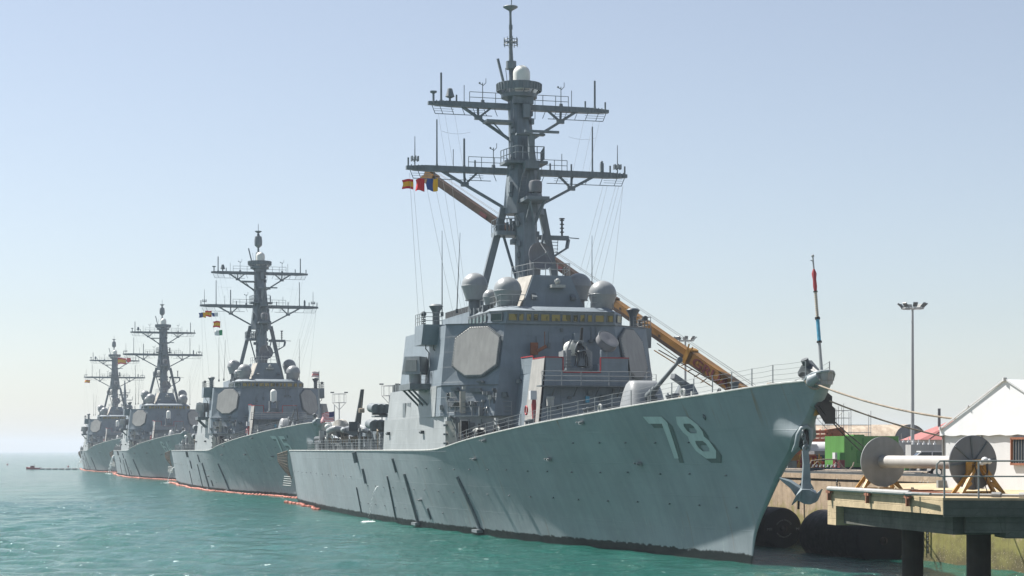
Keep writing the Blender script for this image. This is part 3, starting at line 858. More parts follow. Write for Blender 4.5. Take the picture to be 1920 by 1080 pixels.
        mb.cyl((.2, 0, -1), (.2, 0, -.1), .55, n=12)
        ew = part('jammer_box', mb, M['house_low'], root)
        mb = MB(); mb.T = T
        mb.hexa([(-.72, -.62, .15), (-.6, -.62, .15), (-.6, .55, .15), (-.72, .55, .15), (-.60, -.52, 1.15), (-.45, -.52, 1.15), (-.45, .47, 1.15), (-.60, .47, 1.15)])
        part('antenna_face', mb, M['radar'], ew)
        railing(root, [(60.1, 9.3 * sd, 12.75), (60.1, 11.1 * sd, 12.75)], 1.0, 3, 1, .03, .015)
        mb = MB()
        for k in range(3):
            mb.box(74.0 + k * 1.15, 74.9 + k * 1.15, 9.22 * sd - .05, 9.22 * sd + .05, 10.9, 13.2)
        part('intake_grille', mb, M['dark_fit'], root)
        mb = MB().box(69.2, 70.4, 9.5 * sd - .12, 9.5 * sd + .18, 10.0, 11.3); mb.box(67.2, 68.8, 9.5 * sd - .12, 9.5 * sd + .1, 10.3, 11.3)
        part('intake_box', mb, M['fit'], root)
        for s in (61.5, 75.0):
            p = Vector((s, (side_t(s, 8.6)) * sd, 8.6))
            mb = MB().cbox(p + Vector((0, .12 * sd, 0)), (.5, .3, .28)).cyl(p + Vector((-.3, .2 * sd, .0)), p + Vector((.3, .25 * sd, .0)), .1, n=8)
            part('side_lamp', mb, M['dark_fit'], root)

    # ---- top of the bridge: equipment house, domes, rails
    mb = MB().loft([[(54.6, 2.75, 18.95), (54.6, -2.75, 18.95), (61.5, -3.2, 18.95), (61.5, 3.2, 18.95)], [(55.0, 1.62, 21.8), (55.0, -1.62, 21.8), (61.5, -2.4, 21.8), (61.5, 2.4, 21.8)]])
    part('director_house', mb, M['house'], root)
    mb = MB()
    for sd in (1,):
        mb.hexa([(54.9, 2.74 * sd, 19.1), (57.8, 3.05 * sd, 19.1), (57.8, 3.02 * sd, 19.1), (54.9, 2.70 * sd, 19.1), (55.1, 1.72 * sd, 21.8), (57.8, 2.20 * sd, 21.8), (57.8, 2.1 * sd, 21.8), (55.1, 1.64 * sd, 21.8)])
    part('canvas_screen', mb, M['canvas'], root)
    railing(root, [(59.5, 2.3, 21.8), (55.1, 1.6, 21.8), (55.1, -1.6, 21.8), (59.5, -2.3, 21.8)], 1.05, 2, 1.1, .035, .02, solid=True)
    for sd in S2:
        railing(root, [(60, 5.0 * sd, 18.95), (53.4, 4.9 * sd, 18.95), (53.1, 2.9 * sd, 18.95)], 1.0, 2, 1.2, .035, .02, solid=True)
        mb = MB().hexa([(54.2, 1.9 * sd, 19.7), (54.9, 1.9 * sd, 19.7), (54.9, 1.5 * sd, 19.7), (54.2, 1.5 * sd, 19.7), (54.2, 1.9 * sd, 19.9), (54.9, 1.9 * sd, 20.3), (54.9, 1.5 * sd, 20.3), (54.2, 1.5 * sd, 19.9)])
        part('nav_light_bracket', mb, M['fit'], root)
    mb = MB().box(54.0, 55.0, -.9, .3, 20.7, 20.95); mb.ball((54.4, -.3, 21.25), .26, 12)
    part('horn_lamp', mb, M['edge'], root)
    dome(root, 54.8, 3.93, 20.35, 1.20, .2)
    dome(root, 54.0, -4.15, 20.15, 1.20, .2)
    dome(root, 57.4, 4.75, 20.05, .66, .5)
    dome(root, 63, 4.75, 21.45, 1.17, 1.6)
    dome(root, 63, -4.8, 21.65, 1.17, 1.8)
    mb = MB().box(61.5, 72.0, -5.6, 5.6, 17.5, 19.1)
    part('upper_deckhouse', mb, M['house'], root)
    mb = MB()
    for i in range(14):
        s = 56 + R.random() * 5; t = 4.6 + R.random() * 1.0
        mb.cbox((s, t, 19.05), (.3, .2, R.uniform(.2, .6)))
    part('roof_fitting', mb, M['fit'], root)

    # ---- gun
    mb = MB(); zb = 8.95
    secs = []
    for k, z, a, b_ in [(0, 0, 2.0, 1.62), (1, .35, 2.0, 1.60), (2, 1.2, 1.85, 1.5), (3, 2.3, 1.45, 1.30), (4, 2.85, 1.05, 1.15), (5, 3.1, .7, .95)]:
        sec = []
        for i in range(28):
            q = 2 * PI * i / 28; c_, s_ = math.cos(q), math.sin(q)
            e = .62
            x = a * math.copysign(abs(c_) ** e, c_); y = b_ * math.copysign(abs(s_) ** e, s_)
            if c_ < 0: x *= 1 - .26 * (z / 3.1)
            sec.append((31.5 + x, y, zb + z))
        secs.append(sec)
    mb.loft(secs)
    gun = part('gun_turret', mb, M['dome'], root, 50)
    mb = MB().tube([(30.2, 0, zb + 1.9), (29.3, 0, zb + 2.25), (28.6, 0, zb + 2.5)], [.34, .28, .22], 14)
    mb.tube([(28.6, 0, zb + 2.5), (24.0, 0, zb + 4.15), (23.9, 0, zb + 4.19)], [.16, .12, .12], 14)
    mb.cyl((24.0, 0, zb + 4.15), (23.7, 0, zb + 4.27), .2, n=12)
    part('barrel', mb, M['fit'], gun)
    mb = MB().box(29.2, 29.7, -.3, .3, zb + .1, zb + 1.9); part('gun_mount_gap', mb, M['dark_fit'], gun)
    # forecastle gear
    mb = MB().box(21.6, 23.4, -1.0, 1.0, 9.45, 10.7).tube([(22.5, 0, 10.6), (22.5, 0, 11.5)], [.95, .5], 8).bar((22.6, -.2, 11.3), (21.6, 1.3, 12.0), .35).box(20.3, 21.5, -.8, .8, 9.5, 10.4)
    part('loader_machinery', mb, M['fit'], root)
    for (s, t) in [(18.6, 2.6), (17.6, 2.6), (10.0, 1.5), (28.5, 5.2), (27.6, 5.2), (38, 6.8), (37.2, 6.8), (12, -1.6), (20, -3)]:
        z = SHEER(s)
        part('bollard', MB().tube([(s, t, z - .05), (s, t, z + .6), (s, t, z + .7), (s, t, z + .78)], [.22, .22, .3, .28], 14), M['fit'], root)
    for s in (24.0, 13.4, 42.0):
        t = hull_t(s, SHEER(s)) - .25; z = SHEER(s) + .36
        for sd in S2:
            mb = MB().torus((s, t * sd, z), .27, .08, axis=(0, 1, 0), n=16, m=8, sc=(1.25, 1)).box(s - .42, s + .42, t * sd - .12, t * sd + .12, z - .4, z - .25)
            part('fairlead', mb, M['edge'], root)
    mb = MB()
    for k in range(6): mb.torus((7.0, .4, 10.7 + .06 * k), .45 - .05 * k, .05, n=18, m=6)
    part('rope_coil', mb, M['rope'], root)
    mb = MB().tube([(1.6, 0, 10.9), (4, .2, 10.85), (7, .5, 10.72), (12, .6, 10.35)], .07, 6); part('deck_hawser', mb, M['rope'], root)
    mb = MB().cyl((14.5, -.9, 10.05), (14.5, -.9, 10.7), .5, n=16).cyl((14.5, -.9, 10.7), (14.5, -.9, 10.95), .62, n=16)
    part('capstan', mb, M['fit'], root)
    mb = MB().box(36, 41.5, -4.2, 4.2, 8.4, 8.95)
    for i in range(3):
        for j in range(6): mb.box(36.3 + i * 1.75, 37.8 + i * 1.75, -4 + j * 1.36, -2.85 + j * 1.36, 8.95, 9.05)
    part('missile_hatches', mb, M['deck'], root)
    # deck-edge lifelines
    for sd in S2:
        railing(root, [(s, (hull_t(s, SHEER(s)) - .12) * sd, SHEER(s)) for s in (1.2, 4, 8, 12, 17, 22, 27, 32, 37, 42, 47, 51.5)], 1.15, 4, 2.6, .035, .013)
        railing(root, [(s, (hull_t(s, 7) - .12) * sd, 7.0) for s in (78.5, 84, 90, 96, 102, 108, 114, 120, 126, 130)], 1.15, 4, 1.6, .035, .016)
    # raised bow chock
    mb = MB()
    mb.tube([(1.15, .82, 10.95), (.9, .80, 11.12), (.45, .66, 11.32), (-.05, .36, 11.42), (-.2, 0, 11.45), (-.05, -.36, 11.42), (.45, -.66, 11.32), (.9, -.80, 11.12), (1.15, -.82, 10.95)], .09, 8)
    mb.loft([[(1.0, .80, 10.85), (.9, .80, 11.10)], [(.5, .62, 10.85), (.5, .66, 11.30)], [(-.02, .35, 10.7), (-.07, .35, 11.4)], [(-.15, 0, 10.7), (-.22, 0, 11.43)], [(-.02, -.35, 10.7), (-.07, -.35, 11.4)], [(.5, -.62, 10.85), (.5, -.66, 11.3)], [(1.0, -.80, 10.85), (.9, -.80, 11.1)]], caps=False, closed=False)
    mb.tube([(.9, .55, 10.75), (.55, .62, 10.95), (.1, .42, 11.2)], [.30, .36, .22], 14)
    part('bow_chock', mb, M['hull'], root)
    mb = MB().box(1.5, 2.3, -.4, .4, 10.9, 11.4).tube([(1.0, 0, 11.3), (2.2, .1, 11.7), (3.0, .2, 11.4)], [.2, .5, .25], 8).cyl((2.0, .2, 11.6), (1.9, .5, 12.2), .22, n=10)
    part('jackstaff_stand', mb, M['dark_fit'], root)

    # ---- mast
    mast = MB()
    def rect(s, z, ds, dt): return [(s - ds, dt * .55, z), (s - ds * .4, dt, z), (s + ds * .6, dt, z), (s + ds, dt * .6, z), (s + ds, -dt * .6, z), (s + ds * .6, -dt, z), (s - ds * .4, -dt, z), (s - ds, -dt * .55, z)]
    mast.loft([rect(62.6, 18.5, 1.1, .95), rect(62.9, 23, 1.0, .92), rect(63.3, 28.0, 1.0, .9)])
    mast.loft([rect(63.9, 28.0, 1.2, 1.75), rect(64.1, 30.5, 1.1, 1.5), rect(64.4, 33.0, 1.0, 1.15), rect(65.1, 36.0, .9, .98), rect(65.6, 39.0, .85, .92)])
    mo = part('mast', mast, M['mast'], root, 20)
    for sd in S2:
        part('mast_leg', MB().bar((64.3, 1.75 * sd, 28.6), (65.6, 4.25 * sd, 18.0), .62, .5), M['mast'], mo)
        part('mast_brace', MB().bar((64.2, 1.9 * sd, 26.4), (63.2, .7 * sd, 21.5), .2), M['mast'], mo)
    def yard(s, z, L, th, arm, braceT, braceZ, name):
        mb = MB()
        mb.loft([[(s - .2, L, z - th * .3), (s + .2, L, z - th * .3), (s + .2, L, z + th * .3), (s - .2, L, z + th * .3)], [(s - .3, arm, z - th * .5), (s + .3, arm, z - th * .5), (s + .3, arm, z + th * .5), (s - .3, arm, z + th * .5)],
                 [(s - .35, 1.4, z - th * .55), (s + .35, 1.4, z - th * .55), (s + .35, 1.4, z + th * .5), (s - .35, 1.4, z + th * .5)],
                 [(s - .35, -1.4, z - th * .55), (s + .35, -1.4, z - th * .55), (s + .35, -1.4, z + th * .5), (s - .35, -1.4, z + th * .5)],
                 [(s - .3, -arm, z - th * .5), (s + .3, -arm, z - th * .5), (s + .3, -arm, z + th * .5), (s - .3, -arm, z + th * .5)],
                 [(s - .2, -L, z - th * .3), (s + .2, -L, z - th * .3), (s + .2, -L, z + th * .3), (s - .2, -L, z + th * .3)]])
        for sd in S2:  # gusset
            mb.loft([[(s - .3, 2.9 * sd, z - th * .4), (s + .3, 2.9 * sd, z - th * .4)], [(s - .3, .9 * sd, z - th * .4 - .02), (s + .3, .9 * sd, z - th * .4 - .02)], [(s - .3, .9 * sd, z - 1.5), (s + .3, .9 * sd, z - 1.5)]], closed=False, caps=False)
        y = part(name, mb, M['mast'], mo)
        for sd in S2:
            b_ = MB().bar((s, braceT * sd, z - .1), (s - .2, 1.0 * sd, braceZ), .24)
            mid = Vector((s, braceT * sd, z - .1)).lerp(Vector((s - .2, 1.0 * sd, braceZ)), .36)
            b_.bar(mid, (mid.x, mid.y - 1.3 * sd, z - .1), .18); b_.bar(mid, (mid.x, mid.y + .55 * sd if False else mid.y + .05 * sd, z - .1), .18)
            b_.cbox(mid, (.3, .7, .35))
            part('yard_brace', b_, M['mast'], y)
            c_ = MB(); zl = z - .95
            c_.bar((s - .25, (L - .3) * sd, z - .2), (s - .25, (L - .6) * sd, zl), .055)
            c_.bar((s - .25, (L - .6) * sd, zl), (s - .25, 2.6 * sd, zl), .06)
            for k in range(6):
                t = (L - 1.0 - k * (L - 3.4) / 5) * sd
                c_.bar((s - .25, t, z - .2), (s - .25, t - .3 * sd, zl), .05)
            for k in range(3): c_.bar((s - .25, (L - .5) * sd, z - .3 - .2 * k), (s - .25, (L - 2.3) * sd, z - .3 - .2 * k), .03)
            for k in range(3): c_.bar((s - .25, 4.6 * sd, z - .3 - .2 * k), (s - .25, 3.3 * sd, z - .3 - .2 * k), .03)
            part('hanging_rail', c_, M['mast'], y)
            railing(y, [(s, 4.6 * sd, z + th * .5), (s, 1.0 * sd, z + th * .5)], .95, 2, 1.1, .035, .02, solid=True, mat='mast')
            k_ = MB()
            n_ = int(L / .38)
            for k in range(n_): k_.cbox((s - .28, (1.5 + k * (L - 1.6) / n_) * sd, z + .05), (.12, .08, th * .8))
            part('yard_step', k_, M['mast'], y)
        return y
    yu = yard(65.5, 37.85, 8.4, .48, 6.5, 5.4, 34.9, 'upper_yard')
    yl = yard(65.9, 32.1, 10.3, .52, 8.5, 7.2, 28.6, 'lower_yard')
    # antennas along the yards
    def ant(y, s, t, z, kind):
        mb = MB()
        if kind == 'pole': mb.tube([(s, t, z), (s, t, z + .3), (s, t, z + 2.6)], [.16, .1, .09], 8)
        elif kind == 'tall': mb.tube([(s, t, z), (s, t, z + .3), (s, t, z + 4.2)], [.14, .08, .06], 8)
        elif kind == 'thin': mb.cyl((s, t, z), (s, t, z + 1.6), .035, n=6)
        elif kind == 'fork':
            mb.cyl((s, t, z), (s, t, z + .35), .2, .16, 10); mb.cyl((s, t, z + .3), (s, t, z + 1.9), .04, n=6)
            mb.bar((s, t, z + 1.6), (s, t - .3, z + 1.9), .06); mb.bar((s, t, z + 1.7), (s, t + .25, z + 1.8), .06); mb.cbox((s, t + .28, z + 1.85), (.14, .14, .14)); mb.bar((s, t - .3, z + 1.9), (s, t - .3, z + 2.3), .05)
        elif kind == 'dish': mb.cyl((s, t, z), (s, t, z + .7), .1, n=8); mb.lathe((s, t, z + .7), [(.1, 0), (.3, .1), (.32, .22), (.05, .25)], 14)
        elif kind == 'bell': mb.lathe((s, t, z), [(.1, 0), (.1, .35), (.42, .5), (.32, .8), (.22, 1.2), (.02, 1.3)], 14)
        elif kind == 'cluster':
            mb.cyl((s, t, z), (s, t, z + 2.6), .06, .03, 6)
            for a in range(6):
                q = a * PI / 3
                mb.cbox((s + .32 * math.cos(q), t + .32 * math.sin(q), z + .62), (.12, .12, .45)); mb.bar((s, t, z + .55), (s + .32 * math.cos(q), t + .32 * math.sin(q), z + .5), .05)
        elif kind == 'box': mb.cbox((s, t, z + .45), (.3, .3, .9)); mb.ball((s, t, z + 1.0), .14, 8)
        elif kind == 'stub': mb.cyl((s, t, z), (s, t, z + .7), .08, n=8)
        part('antenna', mb, M['mast'], y)
    for t, k in [(7.9, 'dish'), (7.2, 'pole'), (6.4, 'bell'), (5.8, 'stub'), (5.1, 'thin'), (3.4, 'fork'), (-3.9, 'fork'), (-4.9, 'thin'), (-6.2, 'stub'), (-7.1, 'pole'), (-8.1, 'stub')]:
        ant(yu, 65.5, t, 38.0, k)
    for t, k in [(9.5, 'cluster'), (7.5, 'tall'), (6.0, 'thin'), (5.0, 'pole'), (4.0, 'stub'), (2.3, 'fork'), (-3.0, 'stub'), (-4.1, 'thin'), (-5.0, 'stub'), (-7.0, 'tall'), (-7.9, 'box'), (-8.7, 'stub'), (-9.4, 'cluster'), (-10.1, 'stub'), (10.1, 'stub')]:
        ant(yl, 65.9, t, 32.3, k)
    # ring platform and dome at the top
    rg = MB()
    n = 36
    secs = [(1.98, 39.25), (2.02, 39.95), (1.82, 39.95), (1.78, 39.3)]
    rg.loft([[(65.6 + r * math.cos(2 * PI * i / n), r * math.sin(2 * PI * i / n), z) for i in range(n)] for r, z in secs], caps=False)
    for i in range(n):
        a = 2 * PI * (i + .5) / n
        rg.bar((65.6 + 2.02 * math.cos(a), 2.02 * math.sin(a), 39.3), (65.6 + 2.04 * math.cos(a), 2.04 * math.sin(a), 39.92), .06)
    for i in range(12):
        a = 2 * PI * i / 12; rg.bar((65.6 + 1.9 * math.cos(a), 1.9 * math.sin(a), 39.4), (65.6 + 1.5 * math.cos(a), 1.5 * math.sin(a), 38.9), .1)
    rg.lathe((65.6, 0, 38.4), [(.9, 0), (1.0, 0), (1.62, .28), (1.62, .62), (.3, .68)], 28)
    part('ring_platform', rg, M['mast'], mo)
    prof = [(.62, 0), (.74, 0), (.77, 1.45)] + [(.77 * math.cos(a), 1.45 + .77 * math.sin(a)) for a in [PI / 2 * i / 8 for i in range(1, 9)]]
    part('top_dome', MB().lathe((64.9, -.05, 39.3), prof, 28), M['white_dome'], mo, 60)
    part('pole_radar', MB().bar((65.7, 1.25, 39.4), (65.9, 1.9, 42.2), .2).bar((65.7, 1.0, 39.4), (65.8, 1.2, 41.4), .05), M['mast'], mo)
    # platforms, dish, drum radar
    pl = MB().box(63.2, 65.6, -.8, 2.6, 26.1, 26.45).box(62.9, 63.9, -1.1, 1.3, 25.3, 25.75)
    part('mast_platform', pl, M['mast'], mo)
    railing(mo, [(65.5, 2.55, 26.45), (63.25, 2.55, 26.45), (63.25, -.7, 26.45)], 1.1, 2, .8, .04, .025, mat='mast', solid=True, name='platform_rail')
    mb = MB()
    for i in range(9): mb.cbox((63.4 + R.random(), 1.8 - .27 * i, 26.75 + R.random() * .35), (.25, .18, R.uniform(.4, 1.1)))
    part('platform_equipment', mb, M['mast'], mo)
    mb = MB().bar((64.5, -1.4, 26.1), (64.5, -4.3, 26.1), .32, .4).bar((64.5, -4.3, 26.0), (64.3, -4.1, 25.2), .25).bar((64.3, -4.1, 25.2), (64.2, -1.6, 23.6), .18).bar((64.5, -4.3, 26.15), (64.5, -5.3, 26.1), .08)
    for k in range(4): mb.bar((64.4, -2.1, 25.7 - .3 * k), (64.4, -3.3, 25.7 - .3 * k), .05)
    mb.bar((64.4, -2.1, 26), (64.4, -2.4, 24.7), .05); mb.bar((64.4, -3.3, 26), (64.4, -3.2, 24.7), .05)
    part('mast_arm', mb, M['mast'], mo)
    mb = MB().cyl((64.5, -3.7, 26.3), (64.5, -3.7, 27.8), .09, n=8)
    for k in range(4): mb.cyl((64.5, -3.7, 26.6 + .35 * k), (64.5, -3.7, 26.68 + .35 * k), .2, n=10)
    mb.cyl((64.5, -3.7, 27.8), (64.5, -3.7, 27.88), .26, n=12)
    part('stacked_antenna', mb, M['dark_fit'], mo)
    part('thin_mast_aerial', MB().cyl((64.5, -2.2, 26.3), (64.5, -2.25, 27.4), .05, n=6).cyl((64.5, -2.25, 27.4), (64.5, -2.25, 27.7), .16, .14, 8), M['mast'], mo)
    # illuminator dish
    cen = Vector((59.5, -.35, 23.9)); ax = Vector((-1, -.25, .22)).normalized()
    mb = MB(); prof = []
    for i in range(9): r = 1.2 * i / 8; prof.append((r, -.42 + .42 * (r / 1.2) ** 2))
    prof += [(1.24, .02), (1.24, -.05), (1.1, -.16), (.6, -.45), (.01, -.52)]
    mb.lathe(cen, prof, 32, axis=ax); mb.cyl(cen - ax * .5, cen - ax * 1.3, .35, n=12); mb.cyl(cen - ax * 1.1, (60.8, -.1, 21.8), .5, n=12)
    di = part('dish_antenna', mb, M['reel_grey'], root, 50)
    mb = MB()
    fo = cen + ax * .95
    for k in range(3):
        a = 2 * PI * k / 3 + .5; u = ax.cross(Vector((0, 0, 1))).normalized(); w_ = ax.cross(u)
        mb.bar(cen + (u * math.cos(a) + w_ * math.sin(a)) * 1.18, fo, .05)
    mb.cyl(fo - ax * .1, fo + ax * .12, .12, n=10)
    part('feed_strut', mb, M['rail'], di)
    mb = MB().lathe((60.9, -.2, 29.55), [(.3, 0), (.58, .05), (.60, .8), (.55, 1.0), (.3, 1.12), (.01, 1.15)], 24)
    part('radar_drum', mb, M['reel_grey'], mo)
    mb = MB().box(60.2, 63.0, -1.3, .75, 28.9, 29.2)
    for sd in S2: mb.bar((60.5, .6 * sd - .3, 28.9), (62.8, .3 * sd, 26.6), .12)
    mb.bar((60.5, .3, 28.9), (60.5, -.9, 28.9), .12); mb.bar((60.5, .4, 28.9), (61.4, -.3, 26.8), .12); mb.bar((60.5, -1.0, 28.9), (61.4, -.3, 26.8), .12)
    mb.cyl((60.9, -.2, 29.1), (60.9, -.2, 29.6), .3, n=12)
    part('drum_bracket', mb, M['mast'], mo)
    mb = MB().box(62.8, 65.2, -1.9, 1.9, 32.45, 32.7).box(62.0, 63.2, -.9, .35, 31.9, 32.6)
    mb.bar((62.2, -.2, 32.6), (62.2, -.2, 34.8), .5, .5); mb.box(61.9, 62.5, -1.4, 1.2, 34.8, 34.95)
    mb.bar((62.3, .3, 32.0), (63.5, .9, 29.2), .12); mb.bar((62.3, -.9, 32.0), (63.5, -1.0, 29.2), .12)
    part('upper_platform', mb, M['mast'], mo)
    railing(mo, [(65.0, 1.85, 32.7), (61.9, 1.3, 32.7), (61.9, -1.3, 32.7), (65.0, -1.85, 32.7)], 1.1, 2, .6, .04, .025, mat='mast', solid=True, name='platform_rail')
    mb = MB().box(64.0, 65.5, 1.0, 3.4, 36.2, 36.4).bar((64.7, 2.6, 36.2), (64.7, .9, 34.4), .1)
    mb.box(64.3, 64.7, -1.0, .9, 38.0, 38.9); mb.box(63.9, 64.7, -.55, .05, 36.7, 37.9)
    for k in range(5): mb.bar((64.2, .9 - .5 * k, 36.6), (64.2, .9 - .5 * k, 38.3), .05)
    part('mast_bracket', mb, M['mast'], mo)
    for la in (((62.9, .8, 28.2), (62.3, .3, 31.5), .5), ((62.2, .7, 21.9), (62.6, .75, 26.0), .4), ((62.6, 1.5, 27.9), (62.2, .9, 26.5), .9), ((64.6, -.5, 33.2), (64.75, -.5, 37.6), .4)):
        mb = MB(); ladder(mb, *la); part('mast_ladder', mb, M['rail'], mo)
    mb = MB()
    for i in range(26):
        z = 23 + R.random() * 15; sd = R.choice(S2); w_ = 1.0 if z < 28 else (1.75 - (z - 28) * .12 if z < 33 else .95)
        mb.cbox((63.2 + (z - 28) * .18 - .4 * R.random(), w_ * sd * .95, z), (R.uniform(.15, .4), .25, R.uniform(.2, .6)))
    for i in range(6): mb.tube([(62.1 + .02 * i, .6 - .22 * i, 22), (62.4, .6 - .2 * i, 25), (63.0, .5 - .2 * i, 29), (63.7, .4 - .15 * i, 35)], .035, 5)
    part('mast_fitting', mb, M['mast'], mo)
    # navigation radar bar
    part('radar_bar', MB().box(61.3, 61.6, -2.5, .6, 34.95, 35.15), M['mast'], mo)
    # rigging: signal halyards and wire aerials
    def rig(p, r, n): part('rigging_line', MB().tube(p, r, n), M['edge'], root)
    for t0, t1, s1, z1 in [(9.7, 8.5, 66, 18.2), (8.6, 5.9, 66, 18.9), (7.8, 5.6, 64, 19), (7.0, 5.0, 65, 19), (6.2, 4.6, 66, 19), (-8.0, -4.6, 66, 19), (-8.4, -5.0, 65, 19), (-9.2, -5.4, 65, 19), (-9.5, -5.6, 64, 19), (-9.9, -6.2, 64, 18.5), (-9.9, -8.5, 66, 18)]:
        rig(sag((65.8, t0, 31.2), (s1, t1, z1), 6, .15), .013, 4)
    for sd in S2:
        for t0 in (6.9, 7.5, 6.0): rig([(65.3, t0 * sd, 36.9), (65.8, (t0 - .9) * sd, 32.2)], .010, 4)
        rig(sag((65.4, 7.2 * sd, 35.4), (65.4, 4.6 * sd, 35.4), 6, .2), .012, 4)
    rig([(65.8, 10.0, 31.6), (61, 10.2, 18.0)], .015, 4)
    whip(root, (66, 7.0, 19.1), 7.5, .055)
    whip(root, (62, 6.6, 19.1), 7.0, .05, top=(62.0, 6.3, 26.0))
    whip(root, (66, -7.0, 19.1), 7.5, .055)
    # ---- stacks and after part (mostly hidden from the front)
    mb = MB().prism([(74, 2.7), (85.5, 2.9), (85.5, -2.9), (74, -2.7)][::-1], 12.4, 19.6, [(75.5, 2.2), (84.5, 2.4), (84.5, -2.4), (75.5, -2.2)][::-1])
    stk = part('funnel', mb, M['house'], root)
    part('funnel_cap', MB().prism([(75.5, 2.25), (84.5, 2.45), (84.5, -2.45), (75.5, -2.25)][::-1], 19.6, 20.7), M['black'], stk)
    mb = MB().prism([(91, 2.2), (99, 2.2), (99, -2.2), (91, -2.2)][::-1], 10.9, 17.2, [(92, 1.7), (98, 1.7), (98, -1.7), (92, -1.7)][::-1])
    stk = part('funnel', mb, M['house'], root)
    part('funnel_cap', MB().prism([(92, 1.75), (98, 1.75), (98, -1.75), (92, -1.75)][::-1], 17.2, 18.2), M['black'], stk)
    mb = MB().prism([(77.4, 6.6), (90, 6.3), (90, -6.3), (77.4, -6.6)][::-1], 7.0, 12.4, [(77.4, 6.0), (90, 5.8), (90, -5.8), (77.4, -6.0)][::-1])
    mb.prism([(89.9, 5.0), (106, 4.6), (106, -4.6), (89.9, -5.0)][::-1], 7.0, 11.4, [(89.9, 4.6), (106, 4.2), (106, -4.2), (89.9, -4.6)][::-1])
    mb.box(106, 119, -5, 5, 7, 9.3)
    part('after_superstructure', mb, M['house'], root)
    # decoy launchers on the starboard and port side aft of the house
    for sd in S2:
        for (s, t, z) in [(88.5, 8.3, 11.2), (88.5, 8.5, 9.55)]:
            mb = MB()
            for k in range(3): mb.cyl((s - .9 + k * .0, t * sd - .55 + k * .55, z), (s + 1.6, t * sd - .55 + k * .55, z + .15), .48, n=14)
            mb.box(s - .2, s + .4, 5.8 * sd, t * sd, z - .7, z - .5)
            mb.cbox((s + .3, t * sd, z - .45), (.6, 1.4, .3))
            part('decoy_launcher', mb, M['fit'], root)
        mb = MB().box(86.5, 88.2, min(6 * sd, 9.2 * sd), max(6 * sd, 9.2 * sd), 10.35, 10.5)
        mb.box(87, 91, 6.0 * sd - .3, 6.0 * sd + .3, 7, 12.6)
        part('launcher_gallery', mb, M['fit'], root)
        for k in range(7):
            mb = MB().cyl((82 + k * 2.6, 6.8 * sd, 7), (82 + k * 2.6, 6.8 * sd, 9.4 + R.random() * 2.2), .06, n=6).cbox((82 + k * 2.6, 6.8 * sd, 8.2), (.6, .5, 1.2))
            part('deck_locker', mb, M['fit'], root)
    for k in range(3):
        mb = MB().tube([(130 - .1 * k, 7.2 - .55 * (k % 2) - .25 * (k // 2), 8.0 + .5 * (k // 2)), (138, 6.9 - .55 * (k % 2), 8.0 + .5 * (k // 2))], .3, 12)
        part('torpedo_tube', mb, M['dark_fit'], root)
    mb = MB().box(133, 135.5, 5.6, 7.4, 7, 7.8).cyl((136, 6.5, 7), (136, 6.5, 9.6), .12, n=6).cbox((134, 6.6, 9.2), (.8, .8, .5)).cyl((129, 6.8, 7), (129, 6.8, 9.7), .2, n=8)
    part('tube_mount', mb, M['fit'], root)
    part('white_ball_marker', MB().ball((127.5, 7.2, 9.9), .32, 12).cyl((127.5, 7.2, 7), (127.5, 7.2, 9.7), .1, n=6), M['white_dome'], root)
    part('flood_panel', MB().cbox((130.5, 7.4, 8.8), (.2, .6, 1.3)).cyl((130.5, 7.4, 7), (130.5, 7.4, 8.3), .06, n=6), M['edge'], root)
    for sd in S2:   # flight-deck net hanging at the stern corner
        A_, B_, C_, D_ = Vector((153.9, 8.25, 6.95)), Vector((158.2, 9.0, 6.5)), Vector((157.2, 8.5, 4.6)), Vector((153.9, 7.7, 3.2))
        mb = MB()
        def bil(u, v):
            p = A_.lerp(B_, u).lerp(D_.lerp(C_, u), v) + Vector((0, .25 * math.sin(v * PI), 0)); return (p.x, p.y * sd, p.z)
        for k in range(13): mb.tube([bil(k / 12, v / 5) for v in range(6)], .05, 4)
        for k in range(9): mb.tube([bil(v / 8, k / 8) for v in range(9)], .045, 4)
        mb.tube([bil(v / 8, 0) for v in range(9)], .08, 5)
        part('safety_net', mb, M['net'], root)
        mb = MB()
        for k in range(5): mb.cyl((154 + .3 * k, 7.6 * sd, 3.4 - .3 * k), (154.6 + .3 * k, 8.6 * sd, 3.5 - .3 * k), .10, n=8)
        part('stern_fitting', mb, M['edge'], root)
        part('side_panel', MB().hexa([(57.5, 9.35 * sd, 9.88), (77.35, 9.5 * sd, 9.88), (77.35, 9.74 * sd, 9.88), (57.5, 9.60 * sd, 9.88), (57.5, 9.1 * sd, 12.48), (77.25, 9.2 * sd, 12.48), (77.25, 9.44 * sd, 12.48), (57.5, 9.42 * sd, 12.48)]), M['house_low'], root)
    part('deck_store', MB().box(119.2, 129, -4.5, 4.6, 7, 8.7).box(129.1, 142, -4, 5.4, 7, 7.95), M['fit'], root)

def phalanx(root):
    mb = MB().cyl((47.6, 0, 13.25), (47.6, 0, 13.55), 1.1, n=20).box(47.0, 48.6, -.75, .75, 13.5, 14.0)
    for sd in (1, -1): mb.box(47.1, 48.3, .62 * sd - .12, .62 * sd + .12, 13.6, 15.2)
    g = mb.build('close_in_gun', M['fit'], root)
    prof = [(.3, 0), (.52, .0), (.54, 1.6)] + [(.54 * math.cos(a), 1.6 + .5 * math.sin(a)) for a in [PI / 2 * i / 7 for i in range(1, 8)]]
    part('gun_dome', MB().lathe((47.7, 0, 15.0), prof, 24), M['white_dome'], g, 60)
    part('gun_barrel', MB().cyl((47.4, 0, 14.9), (45.6, 0, 15.0), .12, n=10), M['dark_fit'], g)

